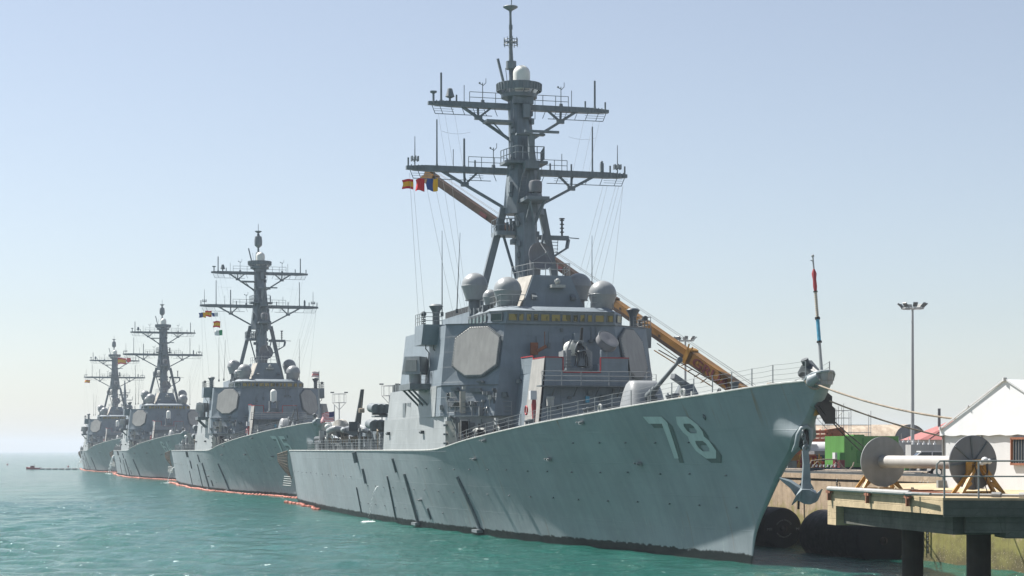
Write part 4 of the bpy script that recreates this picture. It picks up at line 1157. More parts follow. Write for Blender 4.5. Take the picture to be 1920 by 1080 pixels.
def lattice_gun(root):
    """the front ship's close-in gun: dome tipped back, ribbed side frames, barrels up"""
    mb = MB().cyl((47.8, .1, 13.25), (47.8, .1, 13.5), 1.15, n=24).box(46.7, 49.0, -1.0, 1.2, 13.45, 13.65)
    g = mb.build('close_in_gun', M['fit'], root)
    for sd in (1, -1):
        m_ = MB(); t = .1 + .82 * sd
        m_.hexa([(47.2, t - .16, 13.6), (48.4, t - .16, 13.6), (48.4, t + .16, 13.6), (47.2, t + .16, 13.6), (47.0, t - .2, 15.1), (48.3, t - .2, 15.1), (48.3, t + .2, 15.1), (47.0, t + .2, 15.1)])
        for k in range(5): m_.box(46.95, 47.1, t - .22, t + .22, 13.75 + .27 * k, 13.84 + .27 * k)
        part('side_frame', m_, M['rail'], g)
    part('gun_dome', MB().ball((48.2, .45, 15.3), .55, 20).cyl((48.2, .45, 14.7), (48.2, .45, 15.3), .54, n=20), M['white_dome'], g, 60)
    m_ = MB().tube([(46.9, -.1, 13.75), (47.0, -.1, 14.5), (47.1, -.1, 15.1), (47.2, -.1, 15.5)], [.34, .38, .30, .2], 14).torus((47.0, -.05, 14.9), .42, .06, axis=(.3, .2, 1), n=18, m=6)
    m_.torus((47.1, .1, 15.3), .5, .06, axis=(.6, .8, .3), n=18, m=6).bar((47, -.7, 15.5), (47, .5, 15.75), .08).cbox((47.0, -.35, 15.55), (.4, .35, .3))
    part('gun_body', m_, M['fit'], g)
    part('gun_barrel', MB().cyl((47.3, -.15, 15.3), (47.1, -.22, 16.9), .13, .11, 10), M['black'], g)
    m_ = MB()
    for k in range(7):
        a = k * .35; m_.tube([(46.8, -.6 + .18 * k, 13.8), (46.6, -.5 + .15 * k, 14.5 + .1 * math.sin(a)), (46.85, -.3 + .1 * k, 15.2), (47.1, -.2 + .05 * k, 15.7)], .035, 5)
    part('cable_bundle', m_, M['black'], g)
    m_ = MB().box(47.3, 48.6, .95, 1.3, 13.7, 15.0).box(47.3, 48.6, -1.15, -.85, 13.7, 15.0).cbox((47.2, .1, 15.75), (.4, .9, .25)).bar((47.4, -.9, 15.0), (47.4, -.3, 15.9), .14).bar((47.4, 1.0, 15.0), (47.4, .6, 15.9), .14)
    part('gun_yoke', m_, M['dome'], g)
    # cradle box, lamp and satellite drum on the house front
    part('equipment_box', MB().box(50.9, 51.6, -1.5, -.75, 14.9, 16.7), M['house'], root)
    part('rusty_bracket', MB().box(51.5, 51.8, 2.2, 2.8, 14.9, 15.9).bar((51.4, 2.3, 15.2), (51.1, 1.6, 15.6), .25).cyl((51.3, 1.7, 15.4), (51.3, 1.7, 16.8), .03, n=5), M['rebar'], root)
    m_ = MB().cyl((50.1, -3.0, 13.2), (50.1, -3.0, 15.3), .35, .3, 14).box(49.4, 50.8, -3.9, -2.3, 13.2, 14.1)
    d_ = part('drum_stand', m_, M['house'], root)
    m_ = MB().lathe((49.9, -3.25, 16.0), [(.3, -.45), (.85, -.4), (.92, -.3), (.92, .25), (.86, .3), (.55, .32), (.1, .25)], 28, axis=(-.75, -.35, .75))
    part('satellite_drum', m_, M['reel_grey'], d_, 30)
    m_ = MB().torus((49.7, -3.3, 16.2), .93, .03, axis=(-.75, -.35, .75)); part('drum_band', m_, M['fit'], d_)

def mast_top_disc(root):
    m_ = MB().tube([(65.8, .68, 39.2), (65.8, .68, 41.8), (65.85, .7, 43.1), (65.9, .72, 46.4), (65.9, .72, 46.75)], [.17, .22, .17, .10, .2], 10)
    m_.cyl((65.8, .68, 41.3), (65.8, .68, 42.0), .47, n=18)
    m_.lathe((65.9, .72, 46.6), [(.2, 0), (.62, .25), (.68, .32), (.62, .38), (.1, .42)], 24)
    m_.cyl((65.9, .62, 46.8), (65.9, .62, 49.6), .045, n=6)
    m_.cyl((65.88, .7, 44.9), (65.88, .7, 45.3), .17, n=8)
    for z, r in ((43.55, .62), (43.95, .62)):
        m_.torus((65.86, .7, z), r, .035, n=24, m=6)
    for i in range(8):
        a = i * PI / 4; m_.bar((65.86, .7, 43.75), (65.86 + .62 * math.cos(a), .7 + .62 * math.sin(a), 43.75), .05); m_.bar((65.86 + .62 * math.cos(a), .7 + .62 * math.sin(a), 43.35), (65.86 + .62 * math.cos(a), .7 + .62 * math.sin(a), 44.15), .05)
    part('topmast', m_, M['mast'], root)

def mast_top_drum(root):
    m_ = MB().lathe((65.9, .2, 39.3), [(.5, 0), (.5, 1.6), (.42, 2.2), (.2, 2.3), (.16, 3.0), (.5, 3.3), (.66, 3.5), (.70, 4.2), (.58, 5.0), (.3, 5.1), (.15, 5.6), (.35, 5.7), (.6, 5.85), (.6, 5.95), (.05, 6.0), (.04, 7.2)], 20)
    part('topmast', m_, M['mast'], root)
# ------------------------------------------------------------------ place the ships
FPX = 3500.0; CAMZ = 7.0
def at(px, py, Y):
    """point at distance Y seen at photo pixel px, py"""
    return Vector(((px - 960) / FPX * Y, Y, CAMZ + (845 - py) * Y / FPX))
TH = math.radians(105)
SHIPS = [((17.61, 104.5), 105), ((-43.4 + 16.45, 323 - 61.4), 105), ((-90.7 + 16.45, 486 - 61.4), 105), ((-135.7 + 16.45, 638 - 61.4), 105)]
SHIPS = [((x, y), math.radians(a)) for (x, y), a in SHIPS]
LAB = ['grey destroyer with white number 78 on the bow, nearest ship', 'second grey destroyer, number 75 on the bow, moored astern of the nearest',
       'third grey destroyer in the line, number 64 on its bow', 'fourth grey destroyer in the line, hazy, large red and yellow flag at its mast']
proto = empty('destroyer', (SHIPS[1][0][0], SHIPS[1][0][1], 0), SHIPS[1][1])
build_common(proto)
c0 = copy_tree(proto); c2 = copy_tree(proto); c3 = copy_tree(proto)
ships = [c0, proto, c2, c3]
for i, (o, ((x, y), a)) in enumerate(zip(ships, SHIPS)):
    o.location = (x, y, 0); o.rotation_euler = (0, 0, a)
    tag(o, LAB[i], 'warship', 'destroyers moored in line along the quay')
numbers(ships[0], '78'); numbers(ships[1], '75'); numbers(ships[2], '64')
lattice_gun(ships[0]); mast_top_disc(ships[0])
for o in ships[1:]: phalanx(o); mast_top_drum(o)

def SP(i, s, t, z):
    (x, y), a = SHIPS[i]
    return Vector((x + math.cos(a) * s - math.sin(a) * t, y + math.sin(a) * s + math.cos(a) * t, z))

# nearest ship: hawse casting on the stem with its dark mouth
g = ships[0]
mb = MB()
def blob(c, rx, ry, rz, n=28, fn=None):
    vs = []; fs = []; m_ = n // 2
    for i in range(m_ + 1):
        a = PI * i / m_
        for j in range(n):
            b_ = 2 * PI * j / n
            p = Vector((math.sin(a) * math.cos(b_), math.sin(a) * math.sin(b_), -math.cos(a)))
            k = fn(p) if fn else 1
            vs.append((c[0] + rx * p.x * k, c[1] + ry * p.y * k, c[2] + rz * p.z * k))
    for i in range(m_):
        for j in range(n):
            k = (j + 1) % n
            fs.append((i * n + j, i * n + k, (i + 1) * n + k, (i + 1) * n + j))
    return vs, fs
def hf(p):
    # drawn out upwards and aft so that it fairs into the plating
    k = 1.0
    if p.z > 0: k += .45 * p.z * p.z
    if p.x > 0: k += .5 * p.x * p.x
    return k
mb.tube([(3.25, .62, 6.95), (2.75, .60, 7.35), (2.55, .58, 7.9), (2.50, .40, 8.28), (2.35, .12, 8.38), (2.32, -.10, 8.2), (2.5, -.16, 7.7), (2.75, -.12, 7.2), (3.1, -.08, 6.95)], [.08, .15, .16, .14, .13, .13, .14, .13, .07], 14)
part('hawse_casting', mb, M['hull'], g, 80)
mb = MB(); mb.add(*blob((2.72, .20, 7.68), .36, .36, .64, 24))
part('hawse_mouth', mb, M['black'], g, 80)  # solid black shape paints the darkness inside the pipe

# ------------------------------------------------------------------ anchor hanging from the bow
A0 = at(1514, 822, 106.2); k_ = 106.2 / FPX
def ap(px, py, dy=0.): return at(px, py, 106.2 + dy)
an = empty('anchor', ap(1513, 925)); tag(an, 'grey stockless anchor hanging from the bow of the nearest ship', 'anchor')
inv = an.location.copy()
def L(v): return tuple(Vector(v) - inv)
mb = MB().loft([[L(ap(1508, 845) + Vector(d)) for d in ((-.12, -.15, 0), (.22, -.15, 0), (.22, .15, 0), (-.12, .15, 0))],
                [L(ap(1509, 870) + Vector(d)) for d in ((-.10, -.2, 0), (.26, -.2, 0), (.26, .2, 0), (-.10, .2, 0))],
                [L(ap(1508, 922) + Vector(d)) for d in ((-.16, -.25, 0), (.36, -.25, 0), (.36, .25, 0), (-.16, .25, 0))]])
mb.torus(L(ap(1512, 841)), .17, .07, axis=(0, 1, 0), n=16)
part('shank', mb, M['anchor'], an, 30)
mb = MB().loft([[L(ap(x, y, dy)) for x, y, dy in q] for q in (
    [(1494, 922, -.5), (1500, 914, .5), (1497, 934, .5), (1495, 938, -.5)],
    [(1504, 918, -.7), (1508, 914, .7), (1508, 940, .7), (1508, 945, -.7)],
    [(1518, 918, -.7), (1520, 914, .7), (1520, 940, .7), (1518, 946, -.7)],
    [(1532, 926, -.5), (1530, 920, .5), (1530, 936, .5), (1530, 942, -.5)])])
part('crown', mb, M['anchor'], an, 40)
mb = MB().loft([[L(ap(1500, 916, -.3)), L(ap(1506, 914, .3)), L(ap(1502, 930, .3)), L(ap(1492, 930, -.3))],
                [L(ap(1480, 903, -.42)), L(ap(1484, 900, .1)), L(ap(1488, 916, .1)), L(ap(1482, 916, -.42))],
                [L(ap(1461, 896, -.3)), L(ap(1463, 895, -.1)), L(ap(1466, 901, -.1)), L(ap(1463, 900, -.3))]])
part('fluke', mb, M['anchor'], an, 40)
mb = MB().loft([[L(ap(1504, 918, -.9)), L(ap(1502, 914, -.6)), L(ap(1500, 932, -.6)), L(ap(1500, 934, -.9))],
                [L(ap(1492, 930, -1.1)), L(ap(1494, 926, -.8)), L(ap(1494, 940, -.8)), L(ap(1490, 940, -1.1))],
                [L(ap(1484, 946, -1.2)), L(ap(1485, 944, -1.1)), L(ap(1486, 947, -1.1)), L(ap(1485, 947, -1.2))]])
part('fluke', mb, M['anchor'], an, 40)
mb = MB().loft([[L(ap(1524, 938, -.3)), L(ap(1526, 930, .3)), L(ap(1518, 944, .3)), L(ap(1520, 946, -.3))],
                [L(ap(1532, 926, -.3)), L(ap(1534, 922, .2)), L(ap(1534, 938, .2)), L(ap(1532, 940, -.3))],
                [L(ap(1540, 917, -.2)), L(ap(1543, 917, .0)), L(ap(1541, 921, .0)), L(ap(1539, 922, -.2))]])
part('fluke', mb, M['anchor'], an, 40)
mb = MB().loft([[L(ap(1520, 905, .5)), L(ap(1526, 915, .5)), L(ap(1524, 925, .6)), L(ap(1516, 925, .6))], [L(ap(1503, 897, .8)), L(ap(1506, 896, .8)), L(ap(1506, 905, .9)), L(ap(1503, 903, .9))]])
part('fluke', mb, M['anchor'], an, 40)
mb = MB()
for i in range(5): mb.torus(L(ap(1505 + 1.7 * i, 812 + 6.2 * i)), .12, .045, axis=((0, 1, 0) if i % 2 else (1, .2, 0)), n=12, m=6, sc=(.75, 1.2))
part('chain', mb, M['fit'], an)

# jackstaff with a furled flag and coloured wrappings
js = empty('jackstaff', SP(0, .55, .05, 11.4)); tag(js, 'leaning jackstaff on the bow with furled flag, white and blue wrapping', 'flagpole')
jb = Vector((0, 0, 0)); jt = at(1524, 481, SP(0, 1.6, 0, 0).y) - js.location
def jp(k): return tuple(jt * k)
part('pole', MB().tube([jp(0), jp(.5), jp(1)], [.10, .07, .045], 8).ball(jp(1.005), .09, 8).bar(jp(.96), tuple(jt * .96 + Vector((-.15, 0, .05))), .05), M['pole'], js)
part('blue_wrapping', MB().tube([jp(.27), jp(.36), jp(.46)], .105, 8), M['skyblue'], js)
w_ = MB()
for i in range(12): w_.cyl(jp(.475 + i * .019), jp(.485 + i * .019), .10, .085, 8)
part('white_wrapping', w_, M['wood'], js)
part('furled_flag', MB().tube([jp(.70), jp(.74), jp(.80), jp(.85), jp(.89)], [.08, .12, .10, .15, .06], 8), M['red'], js)
part('tie_band', MB().cyl(jp(.455), jp(.475), .15, n=8).cyl(jp(.255), jp(.27), .15, n=8).cyl(jp(.69), jp(.70), .13, n=8), M['black'], js)

# ------------------------------------------------------------------ flags
def flag(name, label, pts_fn, w, h, cols, grp='signal flags', crest=None, nx=14, nz=12, fold=.12, ang=0., parent_loc=None, seed=0, shear=0.):
    """pts: hoist at local x=0, flying towards +x; cols(u,v)->material index"""
    mb = MB(); mats = cols[0]; fn = cols[1]
    rr = random.Random(seed); p1, p2 = rr.uniform(0, 6), rr.uniform(0, 6)
    vs = []
    for i in range(nx + 1):
        for j in range(nz + 1):
            u = i / nx; v = j / nz
            y = fold * w * u * (math.sin(u * 7 + p1 + v * 1.2) + .5 * math.sin(u * 13 + p2 - v * 2))
            vs.append((u * w * (1 - .06 * math.sin(v * 5 + p2)), y, (v - .5) * h * (1 - .12 * u) - shear * u * w + .05 * h * math.sin(u * 6 + p2)))
    n0 = nz + 1
    mb.v = vs
    for i in range(nx):
        for j in range(nz):
            mb.f.append([i * n0 + j, (i + 1) * n0 + j, (i + 1) * n0 + j + 1, i * n0 + j + 1])
            mb.m.append(fn((i + .5) / nx, (j + .5) / nz))
    o = mb.build(name, mats, None, 80)
    o.location = parent_loc; o.rotation_euler = (0, 0, ang)
    tag(o, label, 'flag', grp)
    return o
FM = {k: paint('flag ' + k, c, .8, .06, 2, .05) for k, c in dict(red=(.62, .025, .035), yellow=(.80, .42, .02), blue=(.02, .07, .26), white=(.75, .75, .75), green=(.02, .30, .12), navy=(.02, .025, .13)).items()}
spain = ([FM['red'], FM['yellow'], FM['navy']], lambda u, v: (1 if .25 < v < .75 else 0) if not (.38 < u < .56 and .36 < v < .64 and (int(u * 28) + int(v * 24)) % 2) else 0)
allred = ([FM['red']], lambda u, v: 0)
blyel = ([FM['blue'], FM['yellow']], lambda u, v: 1 if u < .42 else 0)
usf = ([FM['red'], FM['white'], FM['navy']], lambda u, v: 2 if (u < .42 and v > .46) else (0 if int(v * 13) % 2 == 0 else 1))
grw = ([FM['green'], FM['white']], lambda u, v: 0 if u < .45 else 1)
Y1 = SP(0, 65.9, 10, 0).y - .3
WEST = PI  # flags fly to the left of the picture
flag('signal_flag', 'red and yellow Spanish flag under the yard of the nearest ship, leftmost of three', None, 1.0, .9, spain, ang=PI + .25, parent_loc=at(775, 345, Y1), seed=1, shear=.05)
flag('signal_flag', 'plain red flag between the Spanish and the blue and yellow flag', None, .82, 1.15, allred, ang=PI - .2, parent_loc=at(796, 346, Y1), seed=5, shear=.0)
flag('signal_flag', 'blue and yellow flag, rightmost of three under the nearest yard', None, .98, 1.15, blyel, ang=PI + .1, parent_loc=at(821, 347, Y1), seed=9, shear=-.03)
Y2 = SP(1, 65.9, 10, 0).y - .5
flag('signal_flag', 'dark blue and yellow pennant flown at the yard of the ship numbered 75', None, 1.2, .9, blyel, ang=PI + .4, parent_loc=at(386, 591, Y2), seed=2, grp='signal flags on the second ship')
flag('signal_flag', 'red and yellow flag under the yard end of the second ship, upper one', None, 1.3, 1.1, spain, ang=PI - .3, parent_loc=at(397, 588, Y2), seed=3, grp='signal flags on the second ship')
flag('signal_flag', 'small white and blue flag beside the upper Spanish flag on the second ship', None, 1.1, .7, ([FM['white'], FM['blue']], lambda u, v: 0 if u < .6 else 1), ang=PI + .3, parent_loc=at(409, 590, Y2), seed=4, grp='signal flags on the second ship')
flag('signal_flag', 'red and yellow flag, middle of the string on the second ship', None, 1.2, 1.15, spain, ang=PI + .2, parent_loc=at(413, 608, Y2), seed=6, grp='signal flags on the second ship')
flag('signal_flag', 'green and white flag, lowest of the string on the second ship', None, 1.4, .95, grw, ang=PI - .15, parent_loc=at(417, 624, Y2), seed=7, grp='signal flags on the second ship')
Y4 = SP(3, 65, 0, 0).y - 2
flag('signal_flag', 'large red and yellow flag flying right of the fourth mast', None, 3.0, 2.2, spain, ang=-.2, parent_loc=at(221, 677, Y4), seed=8, grp='flags on the farthest ships')
flag('signal_flag', 'small red flag just right of the large red and yellow one', None, 1.3, 1.5, allred, ang=.3, parent_loc=at(238, 675, Y4), seed=10, grp='flags on the farthest ships')
flag('signal_flag', 'tiny red and yellow flag far left near the fourth ship', None, 2.0, 1.0, spain, ang=PI - .2, parent_loc=at(169, 715, Y4), seed=11, grp='flags on the farthest ships')
# ensign at the stern of the nearest ship, jack of the second
es = SP(0, 152, 2.2, 7)
st = empty('ensign_staff', es); tag(st, 'thin ensign staff at the stern of the nearest ship', 'flagpole')
part('pole', MB().tube([(0, 0, 0), (0, 0, 6.1)], [.07, .05], 8), M['pole'], st)
flag('ensign', 'stars and stripes ensign at the stern of the nearest ship', None, 1.75, 1.35, usf, ang=PI + .15, parent_loc=es + Vector((0, 0, 4.7)), seed=12, shear=.22, nz=13, grp='national ensigns')
e2 = SP(1, .6, 0, 11.2)
st = empty('jackstaff', e2); tag(st, 'upright jackstaff on the bow of the ship numbered 75', 'flagpole')
part('pole', MB().tube([(0, 0, 0), (0, 0, 7.0)], [.08, .05], 8), M['pole'], st)
flag('jack_flag', 'faded red and white striped jack on the bow of the second ship', None, 1.0, .8, ([FM['red'], FM['white']], lambda u, v: int(v * 9) % 2), ang=PI, parent_loc=e2 + Vector((0, 0, 6.5)), seed=13, grp='national ensigns')

# ------------------------------------------------------------------ boats on the nearest ship
def rhib(name, label, c, ang, ln=7.0, cover=False, deckz=0):
    b_ = empty(name, c, ang); tag(b_, label, 'boat', 'inflatable boats on the nearest ship')
    mb = MB(); w = 1.15; L2 = ln / 2
    pts = [(-L2, w, .0), (0, w + .05, .02), (L2 * .5, w * .95, .12), (L2 * .85, w * .5, .3), (L2, 0, .42), (L2 * .85, -w * .5, .3), (L2 * .5, -w * .95, .12), (0, -w - .05, .02), (-L2, -w, 0)]
    sm = []
    for a, q in zip(pts[:-1], pts[1:]):
        for k in range(4): sm.append(tuple(Vector(a).lerp(Vector(q), k / 4)))
    sm.append(pts[-1])
    mb.tube(sm, [.12] + [.34] * (len(sm) - 2) + [.12], 14)
    part('tube_collar', mb, M['dome'], b_, 60)
    mb = MB().loft([[(-L2 * .9, -w, -.1), (-L2 * .9, 0, -.75), (-L2 * .9, w, -.1)], [(L2 * .3, -w * .9, 0), (L2 * .3, 0, -.7), (L2 * .3, w * .9, 0)], [(L2 * .9, -.1, .3), (L2 * .9, 0, .1), (L2 * .9, .1, .3)]])
    part('boat_hull', mb, M['fit'], b_)
    mb = MB().box(-1.6, .2, -.5, .5, -.1, .75)
    part('outboard_motor', MB().box(-L2 + .1, -L2 + .8, -.5, .5, -.1, .9), M['dark_fit'], b_)
    if cover: mb.tube([(-2, 0, .3), (-1, 0, .7), (.8, 0, .7), (1.5, 0, .3)], [.7, .9, .8, .2], 10)
    part('engine_cover' if not cover else 'canvas_cover', mb, M['canvas'] if cover else M['dark_fit'], b_)
    for x in (-1.8, 1.2): part('cradle_strap', MB().tube([(x, w + .36, .1), (x, w + .38, -.3), (x, w + .2, -1.1)], .06, 6).box(x - .2, x + .2, -1.2, 1.2, -1.3, -.7), M['rope'], b_)
    return b_
rhib('inflatable_boat', 'grey rigid inflatable boat in its cradle with open cockpit', SP(0, 111, 6.7, 9.3), TH + math.radians(-14) + 0, 7.5)
rhib('inflatable_boat', 'grey rigid inflatable boat with a canvas cover, left of the other', SP(0, 123, 6.4, 9.2), TH + math.radians(-20) + PI, 6.0, True)
bc = empty('boat_crane', SP(0, 117, 5.4, 7), TH); tag(bc, 'slanted dark boat crane arm above the inflatable boats', 'crane')
part('post', MB().cyl((0, 0, 0), (0, 0, 3.3), .35, n=12), M['fit'], bc)
part('arm', MB().loft([[(-.3, -.3, 2.6), (.3, -.3, 2.6), (.3, .3, 3.2), (-.3, .3, 3.2)], [(-2.6, -.2, 6.0), (-2.2, -.2, 5.9), (-2.2, .2, 6.1), (-2.6, .2, 6.2)], [(-3.2, -.2, 7.0), (-2.9, -.2, 6.9), (-2.9, .2, 6.9), (-3.2, .2, 7.0)]]), M['dark_fit'], bc)
part('hook_block', MB().cyl((-2.6, -.3, 4.6), (-2.6, .3, 4.6), .28, n=12).cyl((-2.6, 0, 4.6), (-2.6, 0, 6.2), .03, n=5), M['rope'], bc)

# ------------------------------------------------------------------ mooring lines and rat guards
def rope(label, a, b_, sg, r=.07, mat='rope', n=28):
    a = Vector(a); mb = MB(); pts = sag((0, 0, 0), Vector(b_) - a, n, sg)
    rr = random.Random(int(a.x * 100))
    mb.tube(pts, [r * rr.uniform(.92, 1.1) for _ in pts], 7)
    o = mb.build('mooring_line', M[mat], None, 60, loc=a); tag(o, label, 'rope', 'mooring lines from the bow of the nearest ship')
    return o
bow = SP(0, .35, .55, 10.75)
rope('upper thick tan mooring line from the bow running towards the tent', bow, at(1840, 790, 92), .35, .055)
rope('middle dark mooring line from the bow to the quay behind the tent', at(1556, 752, 105.2), at(1820, 828, 112), .25, .048)
for i, (x, y) in enumerate([(1622, 852), (1632, 846)]):
    rope(['left of the two thin dark lines dropping from the rat guard', 'right of the two thin dark lines dropping from the rat guard'][i], at(1553 + 4 * i, 783, 106), at(x, y, 132), .1, .035, 'darkrope')
rope('tan line doubled over the bow chock of the nearest ship', SP(0, .9, .9, 10.95), SP(0, .1, .4, 10.55), .25, .07)
for i, (c, sc_) in enumerate([((1545, 771), 1.0), ((1547, 746), .62)]):
    p = at(c[0], c[1], 105.6 + .5 * i)
    mb = MB(); pl = [(-.62, .28), (-.1, .75), (.72, .15), (.72, -.72), (.1, -.72)]
    ring = lambda d: [(x * sc_, d, z * sc_) for x, z in pl]
    mb.loft([ring(-.03), ring(.03)]).bar((-.35 * sc_, -.06, .35 * sc_), (.1 * sc_, -.06, -.25 * sc_), .05)
    o = mb.build('rat_guard', M['black'], None, 30, loc=p, rz=.35); tag(o, ['larger black six-sided rat guard hanging under the bow', 'smaller black rat guard above the larger one'][i], 'rat guard', 'rat guards')
o = MB().hexa([(-.3, -.2, -.45), (.2, -.2, -.35), (.2, .2, -.35), (-.3, .2, -.45), (-.15, -.2, .4), (.3, -.2, .35), (.3, .2, .35), (-.15, .2, .4)]).build('chafing_pad', M['yellow'], None, loc=at(1536, 765, 106)); tag(o, 'small yellow pad hanging on the stem of the nearest ship', 'pad')

# ------------------------------------------------------------------ floating booms, water jets
def boom(label, i, s0, s1, off, n):
    o0 = SP(i, s0, 0, 0)
    root = empty('floating_boom', (o0.x, o0.y, 0)); tag(root, label, 'floating boom', 'orange floating booms along the hulls')
    base = MB().tube([(-.27, 0, .06), (-.2, 0, .06), (.2, 0, .06), (.27, 0, .06)], [.1, .19, .19, .1], 8)
    src = None; prev = None; line = []
    for k in range(n):
        s = s0 + (s1 - s0) * k / (n - 1)
        t = hull_t(min(s, 153.9), 0) + off + .25 * math.sin(k * .35) + (max(0, s - 146) * .15)
        p = SP(i, s, t, 0) - root.location; line.append(tuple(p + Vector((0, 0, .04))))
        if src is None: src = base.build('float', M['orange'], root); o = src
        else: o = src.copy(); COL.objects.link(o); o.parent = root
        o.location = (p.x, p.y, R.uniform(-.03, .05)); o.rotation_euler = (0, 0, TH + R.uniform(-.25, .25)); sc = (abs(s1 - s0) / n) / .62; o.scale = (max(.8, sc * .9), 1.15, 1.1)
    part('boom_line', MB().tube(line, .12, 6), M['bright_orange'], root)
boom('orange float boom at the stern waterline of the nearest ship', 0, 122, 154, .7, 52)
boom('long orange float boom along the side of the ship numbered 75', 1, 10, 152, .8, 100)
boom('orange float boom beside the third destroyer', 2, 8, 150, .8, 90)
boom('faint orange float boom beside the fourth destroyer', 3, 8, 150, .8, 80)
def jet(label, i, s, z, reach, w=.07):
    p, n = hull_n(min(s, 153), z); root = SP(i, p.x, p.y, 0)
    mb = MB()
    pts = []; d = SP(i, p.x, p.y + 1, 0) - SP(i, p.x, p.y, 0)
    for k in range(13):
        u = k / 12; pts.append(tuple(d * reach * u + Vector((-.25 * u, 0, z * (1 - u * u)))))
    mb.tube(pts[:5], [w * (1 + .5 * k / 4) for k in range(5)], 6)
    for k in range(90):
        u = R.uniform(.2, 1); a = u * 12; q = Vector(pts[int(a)]).lerp(Vector(pts[min(12, int(a) + 1)]), a - int(a)); sg_ = w * (.35 + 1.6 * u)
        mb.ball((q.x + R.gauss(0, sg_), q.y + R.gauss(0, sg_), max(.02, q.z + R.gauss(0, .1))), R.uniform(.25, .7) * w * 1.1, 6, 2.2)
    e = pts[-1]
    for k in range(40):
        mb.ball((e[0] + R.gauss(0, .35), e[1] + R.gauss(0, .9), .03), R.uniform(.04, .14), 6, .5)
    o = mb.build('water_jet', M['foam'], None, 60, loc=(root.x, root.y, 0)); tag(o, label, 'water jet', kind='stuff')
jet('thin white water jet falling from the side of the nearest ship', 0, 84.0, 3.5, .8, .03)
jet('water jet falling at the stern of the second ship', 1, 150, 3.4, 1.3, .06)
jet('water jet falling from the stern quarter of the third ship', 2, 149, 5.6, 1.6, .12)
jet('water jet beside another near the stern of the third ship', 2, 138, 5.6, 1.1, .11)
jet('faint water jet at the stern of the fourth ship', 3, 150, 4, 1.8, .1)

# ------------------------------------------------------------------ quay
def QX(Y): return 24.0 + .268 * (127 - Y)
ground_poly = [(QX(60), 60), (QX(740), 740), (QX(740) + 330, 3200), (3500, 3200), (3500, 60)]
mb = MB(); mb.add([(x, y, 5.36) for x, y in ground_poly], [tuple(range(len(ground_poly)))][::1])
gq = mb.build('quay_ground', M['pave'], None, None); tag(gq, kind='structure')
if gq.data.polygons[0].normal.z < 0: gq.data.flip_normals()
# wall: own object, local x along the quay so that the boards run upright
qa = Vector((QX(60), 60, 0)); qb = Vector((QX(740), 740, 0)); qd = (qb - qa); qlen = qd.length; qang = math.atan2(qd.y, qd.x)
mb = MB().box(0, qlen, -1.0, -.03, -3.5, 5.352)
mb.box(0, qlen, -.9, .06, 5.0, 5.356)
qw = mb.build('quay_wall', M['quay_conc'], None, None, loc=qa, rz=qang); tag(qw, 'long tan board-marked concrete quay wall, mossy near the water', 'wall')
# the wall body lies on the land side
# kerb beam and hoses on the quay edge
def Q(d, off, z): # along-quay distance from Y=60, offset inland
    c, s = math.cos(qang), math.sin(qang)
    return Vector((qa.x + c * d + s * off, qa.y + s * d - c * off, z))
o = MB().box(0, 120, -.85, -.45, 5.36, 5.52).build('quay_kerb', M['dark_fit'], None, loc=Q(50, 0, 0), rz=qang); tag(o, 'low dark timber kerb along the top of the quay wall', 'kerb')
for k in range(4):
    pts = [tuple(Q(64 + i * 1.4, 1.0 + .35 * k + .25 * math.sin(i * .9 + k), 5.45 + .05 * k) - Q(64, 1, 5.4)) for i in range(24)]
    o = MB().tube(pts, .09, 7).build('hose', M['rubber' if k % 2 else 'rope'], None, 60, loc=Q(64, 1, 5.4)); tag(o, ['tan hose lying nearest the quay edge behind the anchor', 'black hose lying second from the quay edge', 'tan hose lying third from the quay edge', 'black hose lying farthest from the quay edge'][k], 'hose', 'hoses lying along the quay')

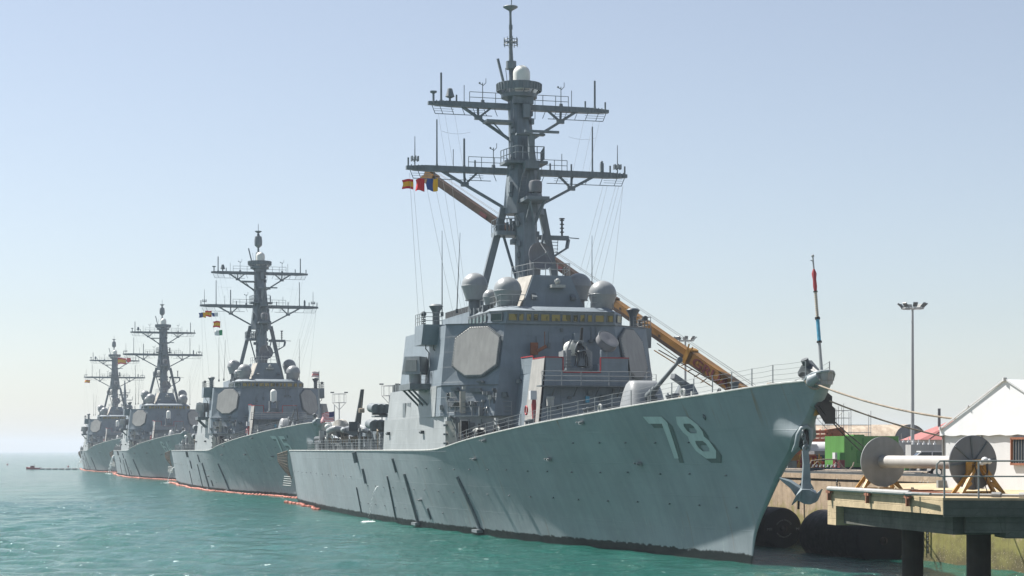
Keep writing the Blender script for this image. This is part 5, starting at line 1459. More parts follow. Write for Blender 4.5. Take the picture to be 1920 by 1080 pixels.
# big fenders
def fender(label, cY, ln, r, z, mark=False, off=2.05):
    cx = QX(cY) - off
    root = empty('fender', (cx, cY, z), qang); tag(root, label, 'fender', 'black floating fenders against the quay')
    prof = [(.3, -ln / 2 - .06), (r * .80, -ln / 2), (r * .95, -ln / 2 + .12), (r, -ln / 2 + .45), (r, ln / 2 - .45), (r * .95, ln / 2 - .12), (r * .8, ln / 2), (.3, ln / 2 + .06)]
    part('body', MB().lathe((0, 0, 0), prof, 48, axis=(1, 0, 0)), M['rubber'], root, 40)
    mb = MB()
    mb.lathe((-ln / 2 - .06, 0, 0), [(.26, 0), (.26, -.1), (.1, -.16)], 20, axis=(1, 0, 0)); mb.torus((-ln / 2 - .22, 0, 0), .17, .05, axis=(0, 1, 0), n=14)
    part('end_fitting', mb, M['piling'], root)
    if mark:
        def txt(s, size, ang, rad, flip=1):
            cu = bpy.data.curves.new('lettering', 'FONT'); cu.body = s; cu.size = size; cu.align_x = 'CENTER'; cu.align_y = 'CENTER'; cu.extrude = .004
            ob = bpy.data.objects.new('t', cu); me = bpy.data.meshes.new_from_object(ob)
            bpy.data.objects.remove(ob)
            vs = [(v.co.x, v.co.y, v.co.z) for v in me.vertices]; fs = [tuple(p.vertices) for p in me.polygons]
            bpy.data.meshes.remove(me)
            out = []
            for x, y, z_ in vs:
                # end face looks along -x local; picture right is -y local
                a = ang; 
                if rad > 0:
                    X = (rad + flip * y) * math.sin(a + flip * x / rad); Z = (rad + flip * y) * math.cos(a + flip * x / rad)
                else: X = x + ang; Z = y - .05
                out.append((-ln / 2 - .10 - z_ , -X, Z))
            return out, fs
        mb = MB(); mb.add(*txt('MARINE FENDERS', .17, 0, .62)); mb.add(*txt('INTERNATIONAL', .17, PI, .62, -1))
        part('lettering', mb, M['fwhite'], root, None)
        mb = MB(); mb.add(*txt('MFI', .28, -1.13, 0)); mb.add(*txt('MFI', .28, 1.13, 0))
        for v in range(len(mb.v)):
            pass
        part('lettering', mb, M['fwhite'], root, None)
    return root
fender('black fender with faded MFI lettering on its round end, beside the stem', 138.6, 6.6, 1.52, 1.35, True)
fender('large black fender behind the concrete platform', 124.6, 9.6, 1.75, 1.2)
fender('dark rounded fender end at the bottom right corner of the photo', 96.5, 5.5, 1.2, .4, off=2.9)
o = MB()
for k, (px, yy) in enumerate([(1527, 131), (1716, 118), (1733, 118.6), (1748, 119)]):
    p = Vector((QX(yy) - .12, yy, 0))
    for i in range(26): o.torus((p.x, p.y, 4.9 - .17 * i), .085, .03, axis=((0, 1, 0) if i % 2 else (1, 0, 0)), n=8, m=5, sc=(.8, 1.3))
co = o.build('fender_chain', M['dark_fit'], None); tag(co, 'rusty chains hanging down the quay wall above the fenders', 'chain')
o = MB().tube([(0, 0, 1.2), (0, -.05, 2.9), (0, -.45, 3.3), (0, -.75, 3.0), (0, -.8, 1.6)], .09, 8).build('fender_hook', M['rubber'], None, loc=(QX(137) - .3, 137, 1.5), rz=qang); tag(o, 'black curved hose loop against the quay wall above the MFI fender', 'hose')

# ------------------------------------------------------------------ concrete platform on piles with the reel
PZ = 5.25
LC = Vector((13.78, 81.5, 0)); NC = Vector((15.97, 69.2, 0)); d_ = (NC - LC).normalized(); nI = Vector((-d_.y, d_.x, 0))  # inland normal
if nI.x < 0: nI = -nI
pf = empty('platform', (LC.x, LC.y, 0)); tag(pf, 'concrete mooring platform on steel piles in front of the quay', 'platform')
def PL(p, z=0): return (p.x - LC.x, p.y - LC.y, z)
FR = Vector((34, 67.4, 0)); BK = Vector((34, 106, 0)); BL = Vector((20.2, 100, 0)); B2 = Vector((17.6, 83.2, 0))
mb = MB().prism([PL(p)[:2] for p in (LC, NC, FR, BK, BL, B2)][::1], 4.62, PZ)
part('deck_slab', mb, M['conc_pale'], pf, None)
W3 = .35
i0 = LC + nI * W3 - d_ * .0; i1 = NC + nI * W3
# end block under the far corner, recessed beams in the shade
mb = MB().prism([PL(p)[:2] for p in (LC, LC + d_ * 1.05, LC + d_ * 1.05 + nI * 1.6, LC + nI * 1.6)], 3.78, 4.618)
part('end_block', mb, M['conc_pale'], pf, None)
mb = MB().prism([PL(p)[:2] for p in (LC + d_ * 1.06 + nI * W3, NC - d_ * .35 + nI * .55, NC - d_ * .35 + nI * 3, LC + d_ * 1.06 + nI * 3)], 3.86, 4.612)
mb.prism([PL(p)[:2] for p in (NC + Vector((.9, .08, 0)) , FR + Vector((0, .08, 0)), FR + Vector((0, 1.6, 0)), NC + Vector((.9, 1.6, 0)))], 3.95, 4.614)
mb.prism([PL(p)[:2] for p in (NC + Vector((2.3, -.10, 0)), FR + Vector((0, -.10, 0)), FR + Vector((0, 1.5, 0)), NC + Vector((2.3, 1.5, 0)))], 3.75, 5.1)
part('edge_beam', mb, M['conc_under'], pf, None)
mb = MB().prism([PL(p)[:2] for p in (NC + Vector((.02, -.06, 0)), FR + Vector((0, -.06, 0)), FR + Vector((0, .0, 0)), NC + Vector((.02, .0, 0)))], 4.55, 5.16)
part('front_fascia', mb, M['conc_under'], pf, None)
for px, yy, rr_ in [(1711, 77.5, .44), (1835, 71.5, .46)]:
    x = (px - 960) / FPX * yy
    mb = MB(); mb.lathe((0, 0, 0), [(rr_, -4), (rr_, 0), (rr_ * 1.03, .5), (rr_, 1.2), (rr_, 3.95)], 28)
    mb.T = Matrix()
    p_ = part('pile', mb, M['piling'], pf); p_.location = (x - LC.x, yy - LC.y, 0)
# pipe along the edge on brackets
mb = MB().tube([PL(LC + d_ * .45 - nI * .12, 5.36), PL(LC + d_ * 9.6 - nI * .12, 5.36)], .10, 10)
pp = mb.build('edge_pipe', M['tanks'], pf)
for k in (.5, 5.1, 9.4):
    c = LC + d_ * k - nI * .12
    part('pipe_bracket', MB().bar(PL(c, 5.30), PL(c, 4.85), .14).bar(PL(c - d_ * .25, 5.22), PL(c + d_ * .25, 5.22), .12), M['rebar'], pf)
o = MB().tube([(0, 0, 0), (.4, -2.8, .02)], .055, 8).build('loose_pipe', M['galv'], None, loc=(15.2, 72.4, 5.36)); tag(o, 'short pale steel tube lying on the platform edge near the railing', 'pipe', 'loose pipes on the platform')
o = MB().tube([(0, 0, 0), (3.1, -1.7, .0)], .06, 8).cyl((2.9, -1.59, 0), (3.2, -1.75, 0), .12, n=10).build('loose_pipe', M['galv'], None, loc=(15.1, 71.6, 5.33)); tag(o, 'long steel prop with a collar lying on the platform below the railing', 'pipe', 'loose pipes on the platform')
o = MB().tube([(0, 0, 0), (2.9, -1.6, .0)], .06, 8).cyl((2.5, -1.38, 0), (2.75, -1.52, 0), .12, n=10).build('loose_pipe', M['tanks'], None, loc=(16.4, 70.9, 5.33)); tag(o, 'steel prop at the foot of the right reel stand', 'pipe', 'loose pipes on the platform')
mb = MB()
for k in range(3): mb.bar((.0, k * .35, .04), (2.4, k * .35 - .5, .04), .09)
for k in range(4): mb.bar((.1 + .7 * k, -.2 * k * .7, .12), (.2 + .7 * k, .8 - .5, .12), .07)
o = mb.build('timber_pallet', M['wood'], None, loc=(14.6, 78.6, 5.30)); tag(o, 'grey timber battens lying below the left reel flange', 'pallet')
mb = MB()
for k in range(22): mb.bar((.10 * k, 0, .04), (.10 * k + .9, -3.4, .05), .05)
for k in range(3): mb.bar((-.1 + .3 * k, -.8 * k - .4, .11), (2.4 + .3 * k, -.8 * k - .4, .11), .04)
o = mb.build('steel_grating', M['rebar'], None, loc=(14.9, 77.0, 5.27)); tag(o, 'rusty steel bars lying on the platform between the reel stands', 'steel bars')
# platform railing (galvanised, rounded end)
mb = MB()
F = lambda px, py, Y=68.9: tuple(at(px, py, Y))
zt = 6.62; zm = 6.05
xs = [15.98, 17.25, 19.05, 21.2]
yr = 69.0
pts = [(xs[0] - .18, yr, zm), (xs[0] - .28, yr, zm + .12), (xs[0] - .28, yr, zt - .12), (xs[0] - .16, yr, zt), (xs[0], yr, zt), (24, yr - .3, zt)]
mb.tube(pts, .035, 8); mb.tube([(xs[0] - .18, yr, zm), (24, yr - .3, zm)], .03, 8)
for x in xs: mb.cyl((x, yr, PZ), (x, yr, zt), .035, n=8)
o = mb.build('platform_railing', M['galv'], None); tag(o, 'grey tubular handrail along the front edge of the platform', 'railing')

# reel
LA = Vector((15.9, 80.0, 6.53)); LB = Vector((18.12, 73.4, 6.53)); ra = (LB - LA).normalized()
rl = empty('cable_reel', (LA + LB) / 2 - Vector((0, 0, 1.28))); tag(rl, 'giant empty cable reel with grey steel flanges on yellow stands', 'cable reel')
RO = rl.location.copy()
def RL_(v): return tuple(Vector(v) - RO)
mb = MB().cyl(RL_(LA), RL_(LB), .265, n=36); 
dr = part('drum', mb, M['drum'], rl)
for nm, c, sgn in (('left', LA, -1), ('right', LB, 1)):
    mb = MB().lathe(RL_(c), [(.26, -.035), (.55, -.035), (1.055, -.035), (1.075, -.03), (1.075, .03), (1.055, .035), (.3, .035)], 72, axis=ra)
    fl = part('flange', mb, M['galv'] if sgn < 0 else M['reel_grey'], rl, 25)
    u = ra.cross(Vector((0, 0, 1))).normalized(); w_ = ra.cross(u)
    rb = MB()
    for k in range(8):
        a = 2 * PI * k / 8 + .12
        dd = u * math.cos(a) + w_ * math.sin(a)
        rb.bar(Vector(RL_(c)) + dd * .18 + ra * .055 * sgn, Vector(RL_(c)) + dd * 1.04 + ra * .055 * sgn, .05, .045)
    part('flange_rib', rb, M['fit'] if sgn > 0 else M['galv'], fl)
    # stand
    s_ = MB(); foot = RL_(Vector((c.x, c.y, PZ))); q = Vector(RL_(c)) + ra * sgn * .38; foot = Vector((q.x, q.y, PZ - RO.z))
    for sd in (1, -1):
        for e in (-.32, .32):
            s_.bar(foot + u * sd * .95 + ra * e + Vector((0, 0, .05)), q + u * sd * .16 + ra * e * .3 - Vector((0, 0, .12)), .13)
        s_.bar(foot + u * sd * .95 - ra * .5, foot + u * sd * .95 + ra * .5, .14); s_.bar(foot + u * sd * .95 + ra * .3 + Vector((0, 0, .1)), foot + u * sd * .45 + ra * .2 + Vector((0, 0, .5)), .1)
    s_.bar(foot + u * .7 + Vector((0, 0, .12)), foot - u * .7 + Vector((0, 0, .12)), .1)
    s_.cbox(q, (.32, .32, .26))
    if sgn > 0: s_.bar(q + u * .42 + Vector((0, 0, .1)), q + u * .42 - Vector((0, 0, .55)), .2); s_.bar(q + u * .45, q - u * .3, .14)
    part('stand', s_, M['yellow'], rl)
    if sgn > 0:
        w2 = MB().ball(q + ra * .25 + Vector((.12, 0, .08)), .15, 12).ball(q + ra * .3 + Vector((.26, 0, .05)), .11, 10).cyl(q, q + ra * .3, .1, n=12)
        part('wrapped_hub', w2, M['white'], rl, 20)
        h_ = MB().tube([tuple(q + Vector(v)) for v in ((-.1, -.1, .1), (-.2, -.25, -.1), (-.12, -.3, -.4), (.1, -.3, -.55), (.3, -.3, -.4), (.3, -.28, -.1), (.28, -.2, .15))], .02, 6)
        h_.tube([tuple(q + Vector(v)) for v in ((.25, -.25, 0), (.28, -.3, -.5), (.2, -.3, -.9), (.3, -.3, -1.2))], .02, 6)
        part('cable_loop', h_, M['black'], rl)

# ------------------------------------------------------------------ white tent on the platform
TA = Vector((20.35, 88.0, PZ)); gd = Vector((.42, -.907, 0)).normalized(); gn = Vector((gd.y, -gd.x, 0))  # gable faces left
if gn.x > 0: gn = -gn
tn = empty('tent', TA); tag(tn, 'white gabled marquee tent with a barred window behind the reel', 'tent')
HW = 4.6; EH = 2.75; AH = 4.95; DL = 12
def TP(a, b_, z): return tuple(gd * a - gn * b_ + Vector((0, 0, z)))
mb = MB().add([TP(0, 0, 0), TP(2 * HW, 0, 0), TP(2 * HW, 0, EH), TP(0, 0, EH), TP(0, DL, 0), TP(2 * HW, DL, 0), TP(2 * HW, DL, EH), TP(0, DL, EH)], [(0, 1, 2, 3), (5, 4, 7, 6), (1, 5, 6, 2), (4, 0, 3, 7)])
part('wall', mb, M['white'], tn, None)
rf = MB()
ov = .28; n = 12
def roofpt(a, b_): 
    k = abs(a - HW) / HW
    return EH + (AH - EH) * (1 - k) - .06 * math.sin(PI * k)
A_ = [-.12 + (2 * HW + .24) * i / 24 for i in range(25)]
rf.loft([[TP(a, -.14, roofpt(a, 0)) for a in A_], [TP(a, DL * .5, roofpt(a, 0)) for a in A_], [TP(a, DL, roofpt(a, 0)) for a in A_]], caps=False, closed=False)
rf.loft([[TP(a, -.14, roofpt(a, 0)) for a in A_], [TP(a, -.14, EH - .30 + .03 * math.sin(i * 1.9)) for i, a in enumerate(A_)]], caps=False, closed=False)
rf.loft([[TP(-.12, b_, EH) for b_ in (-.14, 3, 6, 9, DL)], [TP(-.14, b_, EH - .3) for b_ in (-.14, 3, 6, 9, DL)]], caps=False, closed=False)
rf.loft([[TP(2 * HW + .12, b_, EH) for b_ in (-.14, 3, 6, 9, DL)], [TP(2 * HW + .14, b_, EH - .3) for b_ in (-.14, 3, 6, 9, DL)]], caps=False, closed=False)
part('roof', rf, M['tent'], tn, 40)
tr = MB(); 
tr.bar(TP(-.1, -.18, EH), TP(HW, -.18, AH + .02), .07); tr.bar(TP(2 * HW + .1, -.18, EH), TP(HW, -.18, AH + .02), .07)
tr.cbox(TP(HW, -.2, AH), (.16, .16, .16)); tr.cbox(TP(HW * .45, -.2, EH + (AH - EH) * .45 + .05), (.1, .1, .1)); tr.cbox(TP(.02, -.2, EH + .05), (.12, .12, .16))
part('roof_trim', tr, M['white'], tn)
tr = MB()
for a in (2.82, 6.9): tr.bar(TP(a, -.05, 0), TP(a, -.05, EH - .3), .06); tr.bar(TP(a + .1, -.08, EH - .9), TP(a - .05, -.08, EH - .7), .05)
tr.bar(TP(0, -.03, 0), TP(0, -.03, EH), .09)
part('wall_post', tr, M['galv'], tn)
wi = MB().loft([[TP(a, b_, z) for a, b_, z in ((4.95, -.03, 1.15), (6.3, -.03, 1.15), (6.3, -.03, 2.3), (4.95, -.03, 2.3))], [TP(a, b_, z) for a, b_, z in ((4.95, -.07, 1.15), (6.3, -.07, 1.15), (6.3, -.07, 2.3), (4.95, -.07, 2.3))]])
wo = part('window', wi, M['navy'], tn)
wf = MB()
for a, z0, z1 in ((4.95, 1.15, 2.3), (6.3, 1.15, 2.3)): wf.bar(TP(a, -.1, z0), TP(a, -.1, z1), .1)
for z in (1.15, 2.3): wf.bar(TP(4.9, -.1, z), TP(6.35, -.1, z), .1)
part('window_frame', wf, M['rebar'], wo)
wf = MB()
for k in range(7): wf.bar(TP(5.08 + .18 * k, -.1, 1.2), TP(5.08 + .18 * k, -.1, 2.26), .03)
part('window_bars', wf, M['galv'], wo)
o = MB().box(-.3, .3, -.2, .2, 0, .35).build('base_plate', M['galv'], tn)
# ------------------------------------------------------------------ crane behind the nearest ship
cb = at(1440, 770, 160); ct = at(807, 331, 190)
CR = empty('mobile_crane', (cb.x, cb.y, 5.36)); tag(CR, 'yellow telescopic mobile crane whose long boom slants up behind the nearest ship', 'crane')
co_ = CR.location.copy()
bd_ = (ct - cb); blen = bd_.length; bu = bd_.normalized()
def CP(k): return tuple(cb + bd_ * k - co_)
TB = frame(cb - co_, bu)
secs_ = [(-.02, .205, 1.22, 1.05, 'crane_y'), (.20, .42, .92, .85, 'crane_y'), (.41, .64, .84, .78, 'crane_d'), (.63, .985, .76, .7, 'crane_d')]
for i, (a, b_, h_, w_, m_) in enumerate(secs_):
    mb = MB(); mb.T = TB
    mb.loft([[(x, -w_ / 2, -h_ * .32), (x, -w_ * .25, -h_ / 2), (x, w_ * .25, -h_ / 2), (x, w_ / 2, -h_ * .32), (x, w_ / 2, h_ / 2), (x, -w_ / 2, h_ / 2)] for x in (a * blen, b_ * blen)])
    bo = part('boom_section', mb, M[m_], CR, 20)
    mb = MB(); mb.T = TB
    if i < 2: mb.box(b_ * blen - .35, b_ * blen + .1, -w_ / 2 - .06, w_ / 2 + .06, -h_ / 2 - .06, h_ / 2 + .12).bar((b_ * blen - .4, w_ / 2, h_ / 2), (b_ * blen - .4, w_ / 2, h_ / 2 + .45), .1).bar((b_ * blen, w_ / 2, h_ / 2), (b_ * blen + .1, w_ / 2, h_ / 2 + .5), .1)
    for k in range(3): mb.box(a * blen + (b_ - a) * blen * (.35 + .25 * k), a * blen + (b_ - a) * blen * (.35 + .25 * k) + .2, w_ / 2, w_ / 2 + .02, .0, .22)
    part('boom_collar', mb, M['crane_d' if i else 'yellow'], bo)
    if i == 1:
        mb = MB(); mb.T = TB; mb.box(a * blen + .5, b_ * blen, -w_ / 2 - .015, w_ / 2 + .015, -h_ / 2 + .06, -h_ * .08); part('painted_web_shade', mb, M['crane_d'], bo)  # dark band paints the shade on the lower half of the web
mb = MB(); mb.T = TB
mb.box(.984 * blen, blen + .5, -.5, .5, -.75, .45).cyl((blen + .45, -.45, -.5), (blen + .45, .45, -.5), .38, n=16).cyl((blen + .2, -.4, .6), (blen + .2, .4, .6), .25, n=12)
part('boom_head', mb, M['crane_y'], CR)
mb = MB(); mb.T = TB; mb.tube([(0, .1, 1.15), (blen, .1, .75)], .02, 5); mb.tube([(0, -.1, 1.25), (blen, -.1, .78)], .02, 5)
part('hoist_rope', mb, M['dark_fit'], CR)
mb = MB(); mb.T = TB
x0 = .205 * blen
for k in range(5): mb.bar((x0 - 3 + k * .9, .3, -.7), (x0 - 2.6 + k * .9, .3, -1.35 + .1 * k), .07)
mb.bar((x0 - 4, .3, -1.0), (x0 + 3.6, .3, -1.35), .08); mb.bar((x0 - 3.5, -.3, -.75), (x0 + 3.6, -.3, -1.3), .08); mb.bar((x0 + .1, .3, -.7), (x0 + 3.6, .3, -.65), .06)
part('jib_bracket', mb, M['crane_y'], CR)
def text_verts(s, size, ext=.01):
    cu = bpy.data.curves.new('lettering', 'FONT'); cu.body = s; cu.size = size; cu.align_x = 'LEFT'; cu.align_y = 'CENTER'; cu.extrude = ext; cu.offset = .012 * size
    ob = bpy.data.objects.new('t', cu); me = bpy.data.meshes.new_from_object(ob); bpy.data.objects.remove(ob)
    r = [(v.co.x, v.co.y, v.co.z) for v in me.vertices], [tuple(p.vertices) for p in me.polygons]
    bpy.data.meshes.remove(me); return r
# letters read from the upper end of the boom down to its foot, on the side towards the water
vs, fs = text_verts('GRUAS', 1.15)
mb = MB(); mb.T = TB
sideY = 1 if (TB.to_3x3() @ Vector((0, 1, 0))).y < 0 else -1
mb.add([(.185 * blen - x * 1.5, sideY * (.525 + .012 + z), y * .95) for x, y, z in vs], fs)
part('lettering', mb, M['maroon'], CR, None)
mb = MB(); mb.T = TB
for a in (.46, .50, .56, .74, .80): mb.box(a * blen, a * blen + 1.1, sideY * .38, sideY * .405, -.2, .15)
part('faded_marking', mb, M['maroon'], CR, None)
mb = MB(); mb.T = Matrix.Rotation(math.radians(100), 4, 'Z')
mb.box(-6, 6, -1.4, 1.4, .8, 1.6).box(-6.5, -4.2, -1.3, 1.3, 1.6, 2.6)
part('carrier', mb, M['yellow'], CR)
mb = MB().cbox((0, 0, 2.5), (3.2, 3.2, 1.8)).cbox((1.5, 1.2, 2.4), (1.6, 1.2, 1.6)); part('superstructure', mb, M['crane_y'], CR)
for k in range(5):
    for sd in (1, -1):
        mb = MB(); mb.T = Matrix.Rotation(math.radians(100), 4, 'Z'); mb.cyl((-5 + 2.3 * k, 1.0 * sd, .6), (-5 + 2.3 * k, 1.45 * sd, .6), .6, n=20); part('wheel', mb, M['rubber'], CR)

# ------------------------------------------------------------------ quay-side things seen right of the bow
GZ = 5.36
def put(px, Y): return Vector(((px - 960) / FPX * Y, Y, GZ))
def thing(name, label, cat, px, Y, rz=0., grp=None):
    o = empty(name, put(px, Y), rz); tag(o, label, cat, grp); return o
rzq = qang - PI / 2
# green generator container on legs
gc = thing('green_container', 'bright green machinery container on legs beside the left reel flange', 'container', 1583, 141, .30)
mb = MB().box(0, 4.6, 0, 3.2, .55, 2.75)
b_ = part('body', mb, M['green'], gc, None)
mb = MB()
for x in (.05, 1.5, 3.0, 4.5): mb.box(x - .05, x + .1, .05, .2, 0, .55)
for x in (.05, 4.5): mb.box(x - .05, x + .1, 3.0, 3.15, 0, .55)
mb.box(0, 4.6, 0, .1, .40, .55); part('leg_frame', mb, M['green'], gc)
part('dark_opening', MB().box(1.05, 2.1, -.02, .02, .7, 1.65), M['dgreen'], gc)
part('vent_panel', MB().box(2.3, 4.3, -.03, .02, .8, 2.5), M['dgreen'], gc)
part('roof_hatch', MB().box(.9, 1.8, .2, 1.6, 2.75, 2.86), M['green'], gc)
part('door_outline', MB().box(1.55, 1.6, -.03, .01, .7, 2.6).box(.62, .72, -.04, .01, 1.7, 1.95), M['dgreen'], gc)
part('underframe', MB().box(.3, 4.4, .4, 2.9, .05, .4), M['navy'], gc)
# grey-blue corrugated containers
for k, (px, Y, lab, col, w) in enumerate([(1527, 150, 'dark blue corrugated container left of the green ones', 'navy', 1.1), (1551, 150.5, 'small container with a bright green upper half', 'dgreen', 1.1)]):
    c_ = thing('corrugated_container', lab, 'container', px, Y, .05, 'containers on the quay')
    mb = MB().box(0, w, 0, 2.4, 0, 1.28)
    for i in range(8): mb.box(.05 + i * w / 8, .05 + i * w / 8 + .06, -.05, .0, .05, 1.25)
    part('body', mb, M[col], c_, None)
    part('upper_panel', MB().box(-.01, w + .01, -.06, 2.4, 1.28, 1.62), M['green' if k else 'reel_grey'], c_, None)
# electrical cabinets
for k, (px, Y, lab) in enumerate([(1566, 141, 'maroon electrical cabinet with pale top, left one'), (1575, 140, 'maroon electrical cabinet with small green panel, right one')]):
    c_ = thing('electrical_cabinet', lab, 'cabinet', px, Y, .2, 'electrical cabinets')
    part('body', MB().box(0, .38, 0, .5, .12, .95), M['maroon'], c_, None); part('top_panel', MB().box(-.02, .4, -.02, .52, .95, 1.5), M['white' if k == 0 else 'dgreen'], c_, None); part('base', MB().box(-.03, .41, -.03, .53, 0, .12), M['facade'], c_, None)
# white tank trailer
tk = thing('storage_tank', 'white rounded tank just right of the anchor chain', 'tank', 1508, 162, .1)
mb = MB().lathe((0, 0, 1.35), [(.3, -.1), (.9, .05), (1.05, .4), (1.05, 3.2), (.9, 3.6), (.3, 3.75)], 24, axis=(1, 0, 0)); part('body', mb, M['white'], tk, 40)
part('frame', MB().box(.2, .4, -1, 1, 0, 1.2).box(3.0, 3.2, -1, 1, 0, 1.2).box(-.1, .9, -.9, -.6, 0, 2.2), M['white'], tk)
# red oxide lattice / crane sections stacked
lt = thing('steel_jib_stack', 'stack of rusty orange steel jib sections above the tank', 'steel sections', 1482, 168, .05)
mb = MB()
for k in range(3):
    z = 2.55 + k * .38
    mb.bar((0, 0, z), (4.6 - .3 * k, 0, z + .05), .28); mb.bar((0, .8, z), (4.6 - .3 * k, .8, z + .05), .2)
    for i in range(9): mb.bar((i * .5, 0, z), (i * .5 + .4, .8, z + .25), .09)
part('jib_section', mb, M['brick'], lt)
mb = MB().bar((3.3, 0, 3.3), (4.7, 0, 3.5), .5).bar((4.6, 0, 3.7), (5.15, 0, 1.7), .35).cbox((4.2, 0, 3.2), (.9, .6, .6)); part('knuckle_arm', mb, M['rebar'], lt)
part('support', MB().box(.5, .8, 0, .8, 0, 2.5).box(3.3, 3.6, 0, .8, 0, 2.5), M['rebar'], lt)
# red machinery low behind the anchor
rm = thing('red_machinery', 'red and yellow pump machinery low on the quay behind the anchor shank', 'machinery', 1476, 147, .05)
mb = MB()
rr = random.Random(3)
mb.cbox((1.45, .5, .08), (2.9, 1.2, .16))
for i in range(26):
    x = rr.uniform(0, 2.9); z = rr.uniform(.3, 1.3); mb.hexa([(x, .1, .1), (x + .3, .1, .1), (x + .3, .9, .1), (x, .9, .1), (x, .1, z), (x + .3, .1, z), (x + .3, .9, z), (x, .9, z)])
part('pump_body', mb, M['red'], rm)
mb = MB()
for i in range(16):
    x = rr.uniform(0, 2.8); mb.bar((x, -.2, rr.uniform(0, .5)), (x + rr.uniform(-.2, .3), -.2, rr.uniform(.6, 1.4)), .07)
part('yellow_frame', mb, M['yellow'], rm)
part('top_cover', MB().box(-.1, 1.2, 0, 1, 1.35, 1.65).box(1.2, 2.3, .1, .9, 1.1, 1.35), M['brick'], rm); part('side_tank', MB().box(.0, .7, -.3, .3, .1, .85), M['fit'], rm)
# looped hoses with white couplings
hp = thing('hose_rack', 'row of looped brown hoses with pale couplings on the quay edge', 'hoses', 1514, 137, .1)
mb = MB()
mb.tube([(0, 0, .2), (.3, 0, .9), (1.2, 0, 1.0), (2.2, 0, 1.0), (2.7, 0, .4), (3.1, 0, .2), (3.4, 0, .5), (3.5, 0, .8)], .05, 8); mb.tube([(.1, .2, .1), (.8, .2, .85), (1.6, .2, .2), (2.2, .2, .75), (2.8, .2, .25)], .045, 8)
part('looped_hose', mb, M['rope'], hp)
mb = MB()
for i in range(7): mb.cyl((.35 + .28 * i, -.1, .45), (.42 + .28 * i, -.1, .62), .06, n=8)
part('coupling', mb, M['white'], hp)
part('rack', MB().box(0, 2.6, .1, .7, 0, .38), M['navy'], hp)
# old hangar with barrel roof
hg = thing('hangar', 'long hangar with a weathered tan barrel roof and dark gable', 'building', 1705, 430, 0)
ax_ = Vector((-.86, .51, 0)).normalized(); gx = Vector((.51, .86, 0)).normalized()
nA = 18; prof_ = [(-11.5 * math.cos(PI * i / nA), 3.3 + 4.4 * math.sin(PI * i / nA) ** .8) for i in range(nA + 1)]
def HP(a, w, z): return tuple(ax_ * a + gx * w + Vector((0, 0, z)))
mb = MB().loft([[HP(a, w, z) for w, z in prof_] for a in (-.4, 27)], caps=False, closed=False); part('roof', mb, M['roof_tan'], hg, 50)
mb = MB().loft([[HP(a, w, z) for w, z in [(-11.4, 0)] + [(w * .99, z - .08) for w, z in prof_] + [(11.4, 0)]] for a in (0, 26.8)]); part('wall', mb, M['wall_grey'], hg, None)
mb = MB()
for w in (-6, 0.2, 6): mb.bar(HP(-.1, w, 0), HP(-.1, w, 7 - abs(w) * .25), .25)
part('gable_post', mb, M['facade'], hg); part('gable_window', MB().loft([[HP(-.05, w, z) for w, z in ((3, 5.2), (5, 5.2), (5, 6.4), (3, 6.4))], [HP(-.15, w, z) for w, z in ((3, 5.2), (5, 5.2), (5, 6.4), (3, 6.4))]]), M['black'], hg)
# red roofed building
rb = thing('red_roof_building', 'low building with a faded red sloping roof left of the tent', 'building', 1728, 300, 0)
mb = MB().box(0, 22, 0, 14, 0, 3.4); part('wall', mb, M['facade'], rb, None)
mb = MB().hexa([(-.5, -.8, 3.4), (22.5, -.8, 3.4), (22.5, 14.5, 3.4), (-.5, 14.5, 3.4), (7, 5, 6.6), (22.5, 5, 6.6), (22.5, 10, 6.6), (7, 10, 6.6)])
for k in range(8): mb.bar((1 + k * 2.2, -.7, 3.5), (6.5 + k * 2, 4.9, 6.6), .12)
part('roof', mb, M['roofred'], rb, None)
part('chimney', MB().box(4.5, 4.9, 8, 8.4, 3.4, 8.6), M['dark_fit'], rb)
# site cabins / trailers with writing
for k, (px, Y, w, h_, lab) in enumerate([(1708, 205, 3.4, 2.05, 'pale grey site cabin with small maroon writing behind the reel drum'), (1672, 228, 4.4, 2.4, 'long pale cabin behind the light pole')]):
    c_ = thing('site_cabin', lab, 'cabin', px, Y, .04, 'pale site cabins')
    part('body', MB().box(0, w, 0, 2.4, .25, .25 + h_), M['tanks'], c_, None)
    part('skirt', MB().box(.1, w - .1, .1, 2.3, 0, .25), M['dark_fit'], c_, None)
    part('door', MB().box(w - .9, w - .6, -.04, .02, .5, .8), M['yellow'], c_)
    mb = MB()
    for i in range(5):
        z = .25 + h_ * (.45 + .08 * (i % 3)); mb.box(.3 + .42 * i, .55 + .42 * i, -.02, .01, z, z + .09)
    part('writing_stripe', mb, M['maroon'], c_, None)
    mb = MB()
    for i in range(5): mb.cbox((.5 + i * .6, 1, h_ + .35), (.25, .3, .2)); mb.cyl((.5 + i * .6, 1, h_ + .2), (.5 + i * .6, 1, h_ + .65 + .2 * (i % 2)), .05, n=6)
    part('roof_unit', mb, M['white'], c_)
